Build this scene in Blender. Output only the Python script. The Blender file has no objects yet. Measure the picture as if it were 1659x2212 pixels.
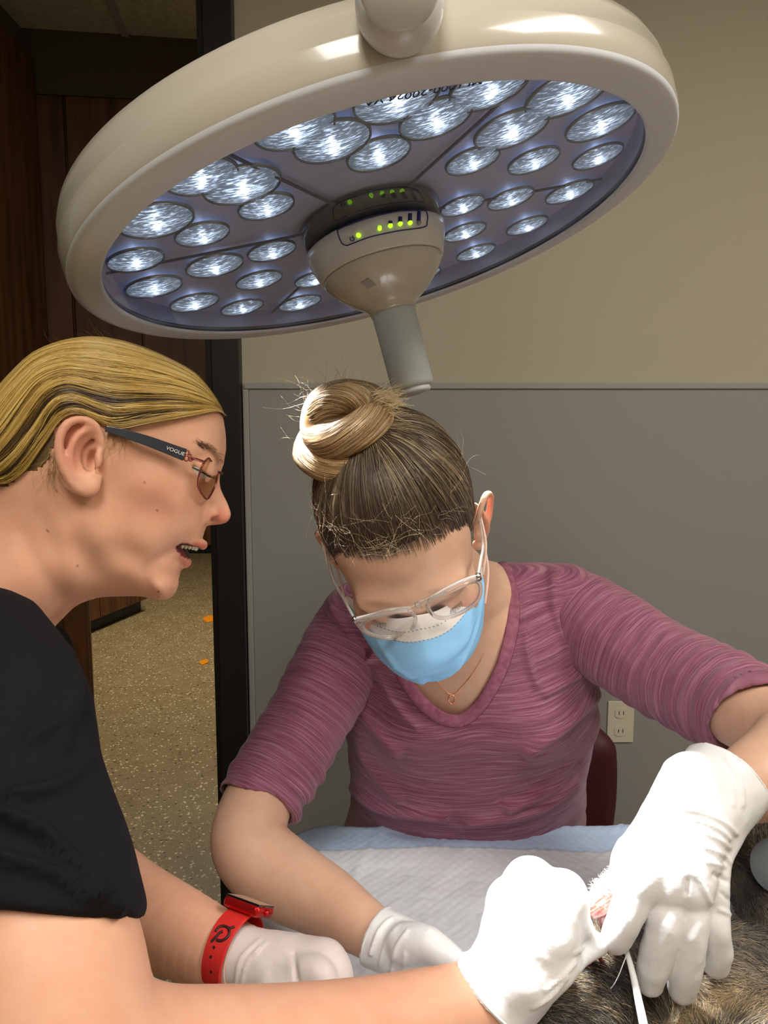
import bpy, bmesh, math, random
import numpy as np
from mathutils import Vector, Matrix, Quaternion

random.seed(4)
rng = np.random.default_rng(4)
SC = bpy.context.scene
COL = SC.collection

# ------------------------------------------------------------------ camera
FPX, CX, CY = 1661.0, 829.5, 1106.0
PT = math.radians(7.0)
CAM = np.array([0.0, 0.0, 1.40])
FW = np.array([0.0, math.cos(PT), -math.sin(PT)])
UP = np.array([0.0, math.sin(PT), math.cos(PT)])
RT = np.array([1.0, 0.0, 0.0])
cd = bpy.data.cameras.new('camera')
cam = bpy.data.objects.new('camera', cd)
COL.objects.link(cam)
cam.location = CAM
cam.rotation_euler = (math.radians(90) - PT, 0, 0)
cd.sensor_fit = 'HORIZONTAL'
cd.sensor_width = 36.0
cd.lens = 36.0 * FPX / 1659.0
cd.clip_start = 0.02
SC.camera = cam

# ------------------------------------------------------------------ light and exposure
SC.view_settings.view_transform = 'Standard'
SC.view_settings.look = 'None'
SC.view_settings.gamma = 1.0
SC.view_settings.use_curve_mapping = False
SC.view_settings.exposure = 0.0
w = bpy.data.worlds.new('world')
SC.world = w
w.use_nodes = True
w.node_tree.nodes['Background'].inputs[0].default_value = (0.90, 0.86, 0.80, 1)
w.node_tree.nodes['Background'].inputs[1].default_value = 0.20

CEIL_WATTS = 30.0        # each ceiling panel of the treatment room
HALL_WATTS = 55.0
LED_WATTS = 31.0         # each beam of the surgical lamp
FOCUS = np.array([0.172, 0.572, 0.985])

def area_light(name, loc, sx, sy, watts, col, rot=(0, 0, 0)):
    l = bpy.data.lights.new(name, 'AREA')
    l.shape = 'RECTANGLE'; l.size = sx; l.size_y = sy; l.energy = watts; l.color = col
    o = bpy.data.objects.new(name, l); COL.objects.link(o)
    o.location = loc; o.rotation_euler = rot
    return o
CEIL_SPOTS = [(-0.15, -0.75, 2.73), (1.25, 0.15, 2.73)]
for q in CEIL_SPOTS:
    area_light('ceiling_panel_light', q, 0.56, 1.1, CEIL_WATTS, (1.0, 0.96, 0.90))
area_light('hall_panel_light', (-1.1, 4.6, 2.72), 0.6, 1.2, HALL_WATTS, (1.0, 0.88, 0.66))

# ------------------------------------------------------------------ measuring helpers
def P(px, py, d):
    return CAM + d * FW + (px - CX) / FPX * d * RT + (CY - py) / FPX * d * UP
def ray(px, py):
    v = FW + (px - CX) / FPX * RT + (CY - py) / FPX * UP
    return v / np.linalg.norm(v)
def hit(px, py, p0, n):
    v = ray(px, py); t = np.dot(np.asarray(p0) - CAM, n) / np.dot(v, n)
    return CAM + t * v
def atz(px, py, z): return hit(px, py, (0, 0, z), (0, 0, 1.0))
def aty(px, py, y): return hit(px, py, (0, y, 0), (0, 1.0, 0))
def unit(v):
    v = np.asarray(v, float); return v / (np.linalg.norm(v, axis=-1, keepdims=True) + 1e-12)

# ------------------------------------------------------------------ materials
def lin(r, g, b):
    f = lambda c: (c / 255 / 12.92) if c / 255 <= 0.04045 else ((c / 255 + 0.055) / 1.055) ** 2.4
    return (f(r), f(g), f(b), 1.0)
MATS = {}
def mat(name, col, rough=0.5, spec=0.5, metal=0.0, trans=0.0, emit=None, estr=0.0, coat=0.0, sss=0.0,
        noise=None, bump=None, vcol=False, alpha=1.0, sheen=0.0, ior=1.45):
    """noise=(scale, colour2, contrast, (sx,sy,sz)); bump=(scale, strength, (sx,sy,sz))"""
    m = bpy.data.materials.new(name); m.use_nodes = True
    nt = m.node_tree; b = nt.nodes['Principled BSDF']
    L = nt.links.new
    b.inputs['Base Color'].default_value = col
    b.inputs['Roughness'].default_value = rough
    b.inputs['Specular IOR Level'].default_value = spec
    b.inputs['Metallic'].default_value = metal
    b.inputs['Transmission Weight'].default_value = trans
    b.inputs['Coat Weight'].default_value = coat
    b.inputs['Coat Roughness'].default_value = 0.08
    b.inputs['IOR'].default_value = ior
    b.inputs['Alpha'].default_value = alpha
    b.inputs['Sheen Weight'].default_value = sheen
    if sss:
        b.inputs['Subsurface Weight'].default_value = sss
        b.inputs['Subsurface Radius'].default_value = (0.012, 0.005, 0.003)
        b.inputs['Subsurface Scale'].default_value = 0.5
    if emit:
        b.inputs['Emission Color'].default_value = emit
        b.inputs['Emission Strength'].default_value = estr
    tc = nt.nodes.new('ShaderNodeTexCoord')
    src = None
    if vcol:
        a = nt.nodes.new('ShaderNodeAttribute'); a.attribute_name = 'Col'
        src = a.outputs['Color']
    if noise:
        mp = nt.nodes.new('ShaderNodeMapping'); L(tc.outputs['Object'], mp.inputs[0])
        mp.inputs['Scale'].default_value = noise[3] if len(noise) > 3 else (1, 1, 1)
        n = nt.nodes.new('ShaderNodeTexNoise'); n.inputs['Scale'].default_value = noise[0]
        n.inputs['Detail'].default_value = 5
        L(mp.outputs[0], n.inputs['Vector'])
        r = nt.nodes.new('ShaderNodeValToRGB')
        c = noise[2]
        r.color_ramp.elements[0].position = 0.5 - c; r.color_ramp.elements[1].position = 0.5 + c
        L(n.outputs['Fac'], r.inputs[0])
        mx = nt.nodes.new('ShaderNodeMix'); mx.data_type = 'RGBA'
        L(r.outputs[0], mx.inputs['Factor'])
        if src is not None:
            mul = nt.nodes.new('ShaderNodeMix'); mul.data_type = 'RGBA'; mul.blend_type = 'MULTIPLY'
            mul.inputs['Factor'].default_value = 1.0
            L(src, mul.inputs[6]); mul.inputs[7].default_value = noise[1]
            L(src, mx.inputs[6]); L(mul.outputs[2], mx.inputs[7])
        else:
            mx.inputs[6].default_value = col; mx.inputs[7].default_value = noise[1]
        src = mx.outputs[2]
    if src is not None:
        L(src, b.inputs['Base Color'])
    if bump:
        mp = nt.nodes.new('ShaderNodeMapping'); L(tc.outputs['Object'], mp.inputs[0])
        mp.inputs['Scale'].default_value = bump[2] if len(bump) > 2 else (1, 1, 1)
        n = nt.nodes.new('ShaderNodeTexNoise'); n.inputs['Scale'].default_value = bump[0]
        n.inputs['Detail'].default_value = 4
        L(mp.outputs[0], n.inputs['Vector'])
        bp = nt.nodes.new('ShaderNodeBump'); bp.inputs['Strength'].default_value = bump[1]
        bp.inputs['Distance'].default_value = bump[3] if len(bump) > 3 else 0.002
        L(n.outputs['Fac'], bp.inputs['Height']); L(bp.outputs[0], b.inputs['Normal'])
    MATS[name] = m
    return m

M_wall = mat('painted_wall_beige', lin(182, 173, 152), 0.7, 0.3, bump=(60, 0.05))
M_dado = mat('grey_wall_panel', lin(150, 149, 145), 0.55, 0.3, bump=(80, 0.03))
M_trim = mat('grey_trim', lin(158, 156, 150), 0.5, 0.3)
M_ceil = mat('ceiling_tile', lin(196, 190, 168), 0.9, 0.2, noise=(40, lin(180, 172, 150), 0.1))
M_floor = mat('speckled_vinyl_floor', lin(150, 132, 98), 0.38, 0.4, noise=(9, lin(136, 118, 84), 0.2))
M_black = mat('black_door_frame', lin(28, 27, 25), 0.4, 0.4)
M_wood = mat('dark_walnut_wood', lin(116, 74, 38), 0.45, 0.4, noise=(3.0, lin(58, 34, 16), 0.25, (9, 9, 0.8)))
M_bulk = mat('brown_painted_wall', lin(92, 84, 64), 0.8, 0.2)
M_white = mat('white_enamel', lin(192, 184, 168), 0.22, 0.5, coat=0.5)
M_bezel = mat('white_bezel', lin(220, 222, 228), 0.35, 0.5)
M_metal = mat('steel_table', lin(120, 122, 124), 0.3, 0.5, metal=0.8)
M_chrome = mat('chrome', lin(200, 200, 205), 0.12, 0.5, metal=1.0)
M_darkmetal = mat('dark_metal', lin(40, 40, 42), 0.4, 0.5)

def floor_specks(m):
    nt = m.node_tree; L = nt.links.new; b = nt.nodes['Principled BSDF']
    tc = nt.nodes.new('ShaderNodeTexCoord')
    src = b.inputs['Base Color'].links[0].from_socket
    for sc, thr, colr in ((42, 0.20, lin(224, 212, 180)), (30, 0.17, lin(88, 74, 48)), (75, 0.20, lin(200, 184, 146)), (60, 0.16, lin(104, 90, 62))):
        v = nt.nodes.new('ShaderNodeTexVoronoi'); v.inputs['Scale'].default_value = sc
        L(tc.outputs['Object'], v.inputs['Vector'])
        r = nt.nodes.new('ShaderNodeMath'); r.operation = 'LESS_THAN'; r.inputs[1].default_value = thr
        L(v.outputs['Distance'], r.inputs[0])
        mx = nt.nodes.new('ShaderNodeMix'); mx.data_type = 'RGBA'
        L(r.outputs[0], mx.inputs['Factor']); L(src, mx.inputs[6]); mx.inputs[7].default_value = colr
        src = mx.outputs[2]
    L(src, b.inputs['Base Color'])
floor_specks(M_floor)

# ------------------------------------------------------------------ object helpers
ORG = {}
def tag(o, label=None, cat=None, group=None, kind=None):
    if label: o['label'] = label
    if cat: o['category'] = cat
    if group: o['group'] = group
    if kind: o['kind'] = kind
    return o
def thing(name, loc, label, cat, group=None):
    o = bpy.data.objects.new(name, None); COL.objects.link(o)
    o.location = [float(c) for c in loc]; o.empty_display_size = 0.05
    ORG[o.name] = np.asarray(loc, float)
    return tag(o, label, cat, group)
def obj(name, V, Fc, m, parent=None, smooth=True, col=None, attrs=None, loc=None):
    """links the world-space vertices V and faces Fc as ONE mesh object"""
    V = np.asarray(V, float)
    org = ORG[parent.name] if parent is not None else (np.asarray(loc, float) if loc is not None else np.zeros(3))
    me = bpy.data.meshes.new(name)
    if isinstance(Fc, np.ndarray):
        nf, k = Fc.shape
        me.vertices.add(len(V)); me.vertices.foreach_set('co', (V - org).astype(np.float32).ravel())
        me.loops.add(nf * k); me.loops.foreach_set('vertex_index', Fc.astype(np.int32).ravel())
        me.polygons.add(nf); me.polygons.foreach_set('loop_start', np.arange(0, nf * k, k, dtype=np.int32))
        me.polygons.foreach_set('loop_total', np.full(nf, k, np.int32))
        me.update(calc_edges=True)
    else:
        me.from_pydata([tuple(v) for v in (V - org)], [], [tuple(int(i) for i in f) for f in Fc])
        me.update()
    me.validate()
    if smooth: me.polygons.foreach_set('use_smooth', np.ones(len(me.polygons), bool))
    if col is not None:
        a = me.color_attributes.new('Col', 'FLOAT_COLOR', 'POINT')
        c = np.ones((len(V), 4), np.float32); c[:, :3] = np.asarray(col)[..., :3]
        a.data.foreach_set('color', c.ravel())
    if attrs:
        for k2, v2 in attrs.items():
            a = me.attributes.new(k2, 'FLOAT_VECTOR', 'POINT')
            a.data.foreach_set('vector', np.asarray(v2, np.float32).ravel())
    me.materials.append(m)
    o = bpy.data.objects.new(name, me); COL.objects.link(o)
    if parent is not None:
        o.parent = parent; ORG[o.name] = org
    else:
        o.location = org; ORG[o.name] = org
    return o

class MB:
    """collects pieces; build() links them as ONE mesh object"""
    def __init__(s): s.V = []; s.F = []; s.n = 0
    def add(s, V, F):
        V = np.asarray(V, float); s.V.append(V)
        for f in F: s.F.append(tuple(int(i) + s.n for i in f))
        s.n += len(V); return s
    def box(s, lo, hi):
        x0, y0, z0 = lo; x1, y1, z1 = hi
        V = [(x0, y0, z0), (x1, y0, z0), (x1, y1, z0), (x0, y1, z0), (x0, y0, z1), (x1, y0, z1), (x1, y1, z1), (x0, y1, z1)]
        return s.add(V, [(0, 3, 2, 1), (4, 5, 6, 7), (0, 1, 5, 4), (1, 2, 6, 5), (2, 3, 7, 6), (3, 0, 4, 7)])
    def prism(s, base, vec):
        """polygon base (list of 3d points) swept by vec"""
        B = np.asarray(base, float); n = len(B); V = np.vstack([B, B + np.asarray(vec)])
        F = [tuple(range(n))[::-1], tuple(range(n, 2 * n))] + [(i, (i + 1) % n, n + (i + 1) % n, n + i) for i in range(n)]
        return s.add(V, F)
    def tube(s, path, rad, n=10, caps=True, closed=False, flat=None):
        V, F = tube_mesh(path, rad, n, caps, closed, flat); return s.add(V, F)
    def build(s, name, m, parent=None, smooth=False, bevel=0, loc=None, seg=2):
        o = obj(name, np.vstack(s.V), s.F, m, parent, smooth, loc=loc)
        bm = bmesh.new(); bm.from_mesh(o.data); bmesh.ops.recalc_face_normals(bm, faces=bm.faces); bm.to_mesh(o.data); bm.free()
        if bevel:
            b = o.modifiers.new('bevel', 'BEVEL'); b.width = bevel; b.segments = seg; b.limit_method = 'ANGLE'
            b.harden_normals = False
            for p in o.data.polygons: p.use_smooth = False
        return o

def frames(path, closed=False):
    Pp = np.asarray(path, float); n = len(Pp)
    T = np.roll(Pp, -1, 0) - np.roll(Pp, 1, 0) if closed else np.gradient(Pp, axis=0)
    T = unit(T)
    a = np.array([0, 0, 1.0]) if abs(T[0, 2]) < 0.9 else np.array([1.0, 0, 0])
    A = [unit(np.cross(T[0], a))]
    for i in range(1, n):
        v = A[-1] - T[i] * np.dot(A[-1], T[i]); A.append(unit(v))
    A = np.array(A)
    if closed:
        v = A[-1] - T[0] * np.dot(A[-1], T[0]); v = unit(v)
        ang = math.atan2(np.dot(np.cross(v, A[0]), T[0]), np.dot(v, A[0]))
        B = np.cross(T, A)
        th = (np.arange(n) / n * ang)[:, None]
        A = A * np.cos(th) + B * np.sin(th)
    return T, A, np.cross(T, A)
def tube_mesh(path, rad, n=10, caps=True, closed=False, flat=None):
    Pp = np.asarray(path, float); m = len(Pp)
    rad = np.broadcast_to(np.asarray(rad, float), (m,))
    T, A, B = frames(Pp, closed)
    if flat is not None:       # flat=(normal direction, factor): squashes the tube along one direction
        nd = np.broadcast_to(np.asarray(flat[0], float), (m, 3))
        A = unit(np.cross(T, nd)); B = np.cross(T, A) * flat[1]
    th = np.linspace(0, 2 * np.pi, n, endpoint=False)
    V = (Pp[:, None] + rad[:, None, None] * (np.cos(th)[None, :, None] * A[:, None] + np.sin(th)[None, :, None] * B[:, None])).reshape(-1, 3)
    F = []
    mm = m if closed else m - 1
    for i in range(mm):
        j = (i + 1) % m
        for k in range(n):
            l = (k + 1) % n
            F.append((i * n + k, i * n + l, j * n + l, j * n + k))
    if caps and not closed:
        F.append(tuple(range(n))[::-1]); F.append(tuple((m - 1) * n + k for k in range(n)))
    return V, F
def crom(pts, n=8, closed=False):
    """smooth curve through pts (any number of columns)"""
    Q = np.asarray(pts, float); m = len(Q); out = []
    rngm = range(m) if closed else range(m - 1)
    for i in rngm:
        if closed: p0, p1, p2, p3 = Q[(i - 1) % m], Q[i], Q[(i + 1) % m], Q[(i + 2) % m]
        else: p0, p1, p2, p3 = Q[max(i - 1, 0)], Q[i], Q[i + 1], Q[min(i + 2, m - 1)]
        for k in range(n):
            t = k / n
            out.append(0.5 * ((2 * p1) + (-p0 + p2) * t + (2 * p0 - 5 * p1 + 4 * p2 - p3) * t * t + (-p0 + 3 * p1 - 3 * p2 + p3) * t ** 3))
    if not closed: out.append(Q[-1])
    return np.array(out)
def lathe(prof, c, n, a1, seg=64):
    """profile of (radius, height along n) turned round the axis n through c"""
    n = unit(n); a1 = unit(a1); a2 = np.cross(n, a1)
    V = []; F = []
    for (r, t) in prof:
        for k in range(seg):
            th = 2 * np.pi * k / seg
            V.append(c + n * t + r * (math.cos(th) * a1 + math.sin(th) * a2))
    for i in range(len(prof) - 1):
        for k in range(seg):
            l = (k + 1) % seg
            F.append((i * seg + k, i * seg + l, (i + 1) * seg + l, (i + 1) * seg + k))
    if prof[0][0] < 1e-4 or True:
        F.append(tuple(range(seg))[::-1]); F.append(tuple((len(prof) - 1) * seg + k for k in range(seg)))
    return np.array(V), F

def strands(name, PP, R, m, parent, cols, kind=None):
    """PP (N,M,3) strand paths, R (N,M) radii, cols (N,3) or (N,M,3): thin three-sided hairs as ONE mesh"""
    N, Mm, _ = PP.shape
    T = unit(np.gradient(PP, axis=1))
    ref = unit(rng.normal(size=(N, 1, 3)))
    A = unit(np.cross(T, ref)); B = np.cross(T, A)
    R = np.broadcast_to(R, (N, Mm))
    V = np.empty((N, Mm, 3, 3))
    for k in range(3):
        th = 2 * np.pi * k / 3
        V[:, :, k] = PP + R[..., None] * (math.cos(th) * A + math.sin(th) * B)
    base = (np.arange(N)[:, None] * Mm + np.arange(Mm - 1)[None, :]) * 3
    Fs = []
    for k in range(3):
        l = (k + 1) % 3
        Fs.append(np.stack([base + k, base + l, base + 3 + l, base + 3 + k], -1).reshape(-1, 4))
    cols = np.asarray(cols, float)
    if cols.ndim == 2: cols = np.repeat(cols[:, None], Mm, 1)
    c = np.repeat(cols[:, :, None], 3, 2).reshape(-1, 3)
    o = obj(name, V.reshape(-1, 3), np.vstack(Fs), m, parent, True, col=c)
    if kind: o['kind'] = kind
    return o

# ------------------------------------------------------------------ value noise
def vnoise(Pn, seed=0):
    Pn = np.asarray(Pn, float); i = np.floor(Pn).astype(np.int64); f = Pn - i; f = f * f * (3 - 2 * f)
    def h(a, b, c):
        n = (a * 374761393 + b * 668265263 + c * 2147483647 + seed * 144665) & 0x7fffffff
        n = ((n ^ (n >> 13)) * 1274126177) & 0x7fffffff
        return ((n ^ (n >> 16)) & 0xffff) / 65535.0
    r = 0
    for dx in (0, 1):
        for dy in (0, 1):
            for dz in (0, 1):
                wgt = (f[..., 0] if dx else 1 - f[..., 0]) * (f[..., 1] if dy else 1 - f[..., 1]) * (f[..., 2] if dz else 1 - f[..., 2])
                r = r + wgt * h(i[..., 0] + dx, i[..., 1] + dy, i[..., 2] + dz)
    return r * 2 - 1

# ------------------------------------------------------------------ distance-field modelling
class Field:
    """distance field on a rectilinear grid; fine = list of (lo, hi, h) boxes inside which the spacing is finer"""
    def __init__(s, lo, hi, h, fine=()):
        lo = np.asarray(lo, float); hi = np.asarray(hi, float); s.h = h; s.ax = []
        for k in range(3):
            x = lo[k]; out = []
            while x < hi[k]:
                out.append(x); st = h
                for fl, fh, fhh in fine:
                    dd = max(fl[k] - x, x - fh[k], 0.0); st = min(st, max(fhh, min(h, fhh + dd * 0.15)))
                x += st
            out.append(x); s.ax.append(np.array(out))
        s.F = np.full(tuple(len(v) for v in s.ax), 0.06, np.float32)
    def _blk(s, lo, hi):
        a = [max(int(np.searchsorted(s.ax[k], lo[k])) - 1, 0) for k in range(3)]
        b = [min(int(np.searchsorted(s.ax[k], hi[k])) + 1, len(s.ax[k])) for k in range(3)]
        if any(b[k] <= a[k] for k in range(3)): return None
        sl = tuple(slice(a[k], b[k]) for k in range(3))
        ax = [s.ax[k][sl[k]].astype(np.float32) for k in range(3)]
        return sl, ax[0][:, None, None], ax[1][None, :, None], ax[2][None, None, :]
    def add(s, pr, k=0.004):
        r = s._blk(pr[0] - k - 3 * s.h, pr[1] + k + 3 * s.h)
        if r is None: return s
        sl, X, Y, Z = r; d = pr[2](X, Y, Z); a = s.F[sl]
        hh = np.maximum(k - np.abs(a - d), 0) / k
        s.F[sl] = np.minimum(a, d) - hh * hh * k * 0.25
        return s
    def sub(s, pr, k=0.003):
        r = s._blk(pr[0] - k - 3 * s.h, pr[1] + k + 3 * s.h)
        if r is None: return s
        sl, X, Y, Z = r; d = -pr[2](X, Y, Z); a = s.F[sl]
        hh = np.maximum(k - np.abs(a - d), 0) / k
        s.F[sl] = np.maximum(a, d) + hh * hh * k * 0.25
        return s
    def mesh(s):
        F = s.F; S = F < 0; nx, ny, nz = F.shape
        cnt = np.zeros((nx - 1, ny - 1, nz - 1), np.int8)
        for a in (0, 1):
            for b in (0, 1):
                for c in (0, 1):
                    cnt += S[a:nx - 1 + a, b:ny - 1 + b, c:nz - 1 + c]
        idx = np.argwhere((cnt > 0) & (cnt < 8))
        acc = np.zeros((len(idx), 3)); num = np.zeros(len(idx))
        cs = [(a, b, c) for a in (0, 1) for b in (0, 1) for c in (0, 1)]
        for i in range(8):
            for j in range(i + 1, 8):
                A, B = np.array(cs[i]), np.array(cs[j])
                if np.abs(A - B).sum() != 1: continue
                fa = F[tuple((idx + A).T)]; fb = F[tuple((idx + B).T)]
                m = (fa < 0) != (fb < 0)
                t = fa[m] / (fa[m] - fb[m])
                acc[m] += A + t[:, None] * (B - A); num[m] += 1
        fi = idx + acc / num[:, None]
        V = np.stack([np.interp(fi[:, k], np.arange(len(s.ax[k])), s.ax[k]) for k in range(3)], 1)
        vid = np.full(cnt.shape, -1, np.int32); vid[tuple(idx.T)] = np.arange(len(idx))
        Q = []
        for ax in range(3):
            u, v = (ax + 1) % 3, (ax + 2) % 3
            sa = [slice(None)] * 3; sb = [slice(None)] * 3
            sa[ax] = slice(0, -1); sb[ax] = slice(1, None)
            D = S[tuple(sa)] != S[tuple(sb)]
            g = np.argwhere(D)
            g = g[(g[:, u] > 0) & (g[:, v] > 0) & (g[:, u] < F.shape[u] - 1) & (g[:, v] < F.shape[v] - 1)]
            if not len(g): continue
            eu = np.zeros(3, int); eu[u] = 1; ev = np.zeros(3, int); ev[v] = 1
            q = np.stack([vid[tuple((g - eu - ev).T)], vid[tuple((g - ev).T)], vid[tuple(g.T)], vid[tuple((g - eu).T)]], 1)
            fl = ~S[tuple(g.T)]
            q[fl] = q[fl][:, ::-1]
            Q.append(q)
        return V, np.vstack(Q)

def rotm(fwd, up):
    """columns: right, fwd, up"""
    f = unit(fwd); r = unit(np.cross(f, up)); u = np.cross(r, f); return np.stack([r, f, u], 1)
def ell(c, r, R=None):
    c = np.asarray(c, float); r = np.broadcast_to(np.asarray(r, float), (3,)); m = r.max()
    if R is None: R = np.eye(3)
    def fn(X, Y, Z):
        x, y, z = X - c[0], Y - c[1], Z - c[2]
        a = (R[0, 0] * x + R[1, 0] * y + R[2, 0] * z); b = (R[0, 1] * x + R[1, 1] * y + R[2, 1] * z); e = (R[0, 2] * x + R[1, 2] * y + R[2, 2] * z)
        k0 = np.sqrt((a / r[0]) ** 2 + (b / r[1]) ** 2 + (e / r[2]) ** 2)
        k1 = np.sqrt((a / r[0] ** 2) ** 2 + (b / r[1] ** 2) ** 2 + (e / r[2] ** 2) ** 2)
        return (k0 * (k0 - 1) / (k1 + 1e-9)).astype(np.float32)
    return c - m, c + m, fn
def cap(a, b, ra, rb):
    a = np.asarray(a, float); b = np.asarray(b, float); m = max(ra, rb); ba = b - a; L2 = float(ba @ ba) + 1e-12
    def fn(X, Y, Z):
        x, y, z = X - a[0], Y - a[1], Z - a[2]
        t = np.clip((x * ba[0] + y * ba[1] + z * ba[2]) / L2, 0, 1)
        return np.sqrt((x - t * ba[0]) ** 2 + (y - t * ba[1]) ** 2 + (z - t * ba[2]) ** 2) - (ra + (rb - ra) * t)
    return np.minimum(a, b) - m, np.maximum(a, b) + m, fn
def chain(pts, rad):
    pts = np.asarray(pts, float); rad = np.asarray(rad, float)
    cs = [cap(pts[i], pts[i + 1], rad[i], rad[i + 1]) for i in range(len(pts) - 1)]
    m = rad.max()
    def fn(X, Y, Z):
        d = cs[0][2](X, Y, Z)
        for c in cs[1:]: d = np.minimum(d, c[2](X, Y, Z))
        return d
    return pts.min(0) - m, pts.max(0) + m, fn
def pxchain(L, n=6):
    """list of (px, py, depth, radius in px) -> smooth chain in the room"""
    Q = crom(L, n); pts = np.array([P(a, b, d) for a, b, d, r in Q]); rad = np.array([r * d / FPX for a, b, d, r in Q])
    return chain(pts, rad)
def pxell(px, py, d, rx, ry, rz, roll=0.0):
    """ellipsoid, semi-axes in px (right, up in the picture) and metres (along the view)"""
    c = P(px, py, d); s = d / FPX; a = math.radians(roll)
    e1 = RT * math.cos(a) + UP * math.sin(a); e2 = -RT * math.sin(a) + UP * math.cos(a)
    return ell(c, (rx * s, rz, ry * s), np.stack([e1, FW, e2], 1))
def loft(st, lat, dep, n=5):
    """stations (centre xyz, half width, half depth) along a body axis"""
    S = crom([list(c) + [a, b] for c, a, b in st], n)
    C = S[:, :3]; A = S[:, 3]; B = S[:, 4]
    ax = unit(C[-1] - C[0]); T = (C - C[0]) @ ax
    lat = unit(lat); dep = unit(dep)
    m = max(A.max(), B.max())
    def fn(X, Y, Z):
        x, y, z = X - C[0][0], Y - C[0][1], Z - C[0][2]
        t0 = x * ax[0] + y * ax[1] + z * ax[2]; t = np.clip(t0, T[0], T[-1])
        ov = np.abs(t0 - t)
        g = lambda v: np.interp(t, T, v).astype(np.float32)
        cx, cy, cz = g(C[:, 0] - C[0][0]), g(C[:, 1] - C[0][1]), g(C[:, 2] - C[0][2])
        a, b = g(A), g(B)
        x, y, z = x - cx, y - cy, z - cz
        u = x * lat[0] + y * lat[1] + z * lat[2]; v = x * dep[0] + y * dep[1] + z * dep[2]
        k = np.sqrt((u / a) ** 2 + (v / b) ** 2)
        d = (k - 1) * np.minimum(a, b)
        d2 = (k - 1) / (np.sqrt((u / a ** 2) ** 2 + (v / b ** 2) ** 2) + 1e-6) * k
        d = np.where(k > 0.3, d2, d)
        return np.where(ov > 0, np.sqrt(np.maximum(d, 0) ** 2 + ov ** 2) + np.minimum(d, 0) * 0, d)
    return C.min(0) - m, C.max(0) + m, fn
def vnormals(V, Q):
    n = np.zeros_like(V); a = V[Q[:, 2]] - V[Q[:, 0]]; b = V[Q[:, 3]] - V[Q[:, 1]]
    f = np.cross(a, b)
    for k in range(4): np.add.at(n, Q[:, k], f)
    return unit(n)
def relax(V, Q, it=2, lam=0.5):
    E = np.vstack([Q[:, [0, 1]], Q[:, [1, 2]], Q[:, [2, 3]], Q[:, [3, 0]]])
    for _ in range(it):
        s = np.zeros_like(V); c = np.zeros(len(V))
        np.add.at(s, E[:, 0], V[E[:, 1]]); np.add.at(c, E[:, 0], 1)
        np.add.at(s, E[:, 1], V[E[:, 0]]); np.add.at(c, E[:, 1], 1)
        V = V + lam * (s / np.maximum(c, 1)[:, None] - V)
    return V

# ================================================================== THE ROOM
WY = 2.08                      # the panelled wall
def struct(name, mb, m, bevel=0):
    o = mb.build(name, m, bevel=bevel); o['kind'] = 'structure'; return o
struct('floor', MB().box((-4.5, -1.6, -0.05), (2.3, 9.0, 0.0)), M_floor)
struct('ceiling', MB().box((-4.5, -1.6, 2.75), (2.3, 9.0, 2.80)), M_ceil)
struct('wall_back', MB().box((-0.378, WY, 0.0), (2.3, WY + 0.12, 2.75)), M_wall)
struct('wall_right', MB().box((2.2, -1.6, 0.0), (2.3, WY, 2.75)), M_wall)
struct('wall_front', MB().box((-4.5, -1.6, 0.0), (2.2, -1.5, 2.75)), M_wall)
struct('wall_lower_panel', MB().box((-0.360, WY - 0.012, 0.10), (2.2, WY, 1.475)), M_dado, 0.002)
struct('trim_1', MB().box((-0.372, WY - 0.018, 1.475), (2.2, WY, 1.492)), M_trim, 0.003)
struct('trim_2', MB().box((-0.376, WY - 0.016, 0.0), (-0.360, WY, 1.475)), M_trim, 0.003)
struct('baseboard_back', MB().box((-0.36, WY - 0.014, 0.0), (2.2, WY, 0.10)), M_black, 0.003)
fr = MB(); fr.box((-0.450, WY - 0.045, 0.0), (-0.378, WY + 0.14, 2.75)); fr.box((-0.470, WY - 0.02, 0.0), (-0.450, WY + 0.11, 2.75))
fr.box((-0.4535, WY - 0.035, 0.0), (-0.450, WY - 0.01, 2.75))
struct('trim_3', fr, M_black, 0.0025)
struct('wall_header', MB().box((-4.4, WY, 2.56), (-0.470, WY + 0.12, 2.75)), M_wall)

# the hall beyond the opening
c0 = atz(0, 10, 2.75); c1 = atz(45, 60, 2.75); c2 = atz(430, 85, 2.75)
def wall_between(name, a, b, z0, z1, th, m, back=1.0):
    a = np.array([a[0], a[1], 0.0]); b = np.array([b[0], b[1], 0.0]); d = unit(b - a); n = np.array([-d[1], d[0], 0]) * back
    base = [a + (0, 0, z0), b + (0, 0, z0), b + n * th + (0, 0, z0), a + n * th + (0, 0, z0)]
    return struct(name, MB().prism(base, (0, 0, z1 - z0)), m)
dr = unit(np.array([c2[0] - c1[0], c2[1] - c1[1], 0]))
nr = np.array([dr[1], -dr[0], 0])
zt = hit(48, 203, c1, nr)[2]
wall_between('wall_bulkhead', c1, c1 + dr * 3.2, zt + 0.004, 2.75, 0.3, M_bulk)
dl = unit(np.array([c0[0] - c1[0], c0[1] - c1[1], 0]))
wall_between('wall_left', c1 + dl * 1.5, c1, 0.0, 2.75, 0.15, M_bulk, 1.0 if np.dot(np.array([dl[1], -dl[0], 0]), CAM - c1) < 0 else -1.0)
for k, t in enumerate((0.35, 0.95, 1.55)):      # ceiling grid bars
    a = c1 + dr * t; b = a - nr * -1.2
    pa = np.array([a[0], a[1], 2.742]); q = pa + nr * 1.5
    mb = MB().prism([pa - dr * 0.012, pa + dr * 0.012, q + dr * 0.012, q - dr * 0.012], (0, 0, 0.009))
    struct('trim_%d' % (4 + k), mb, M_trim)

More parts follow.
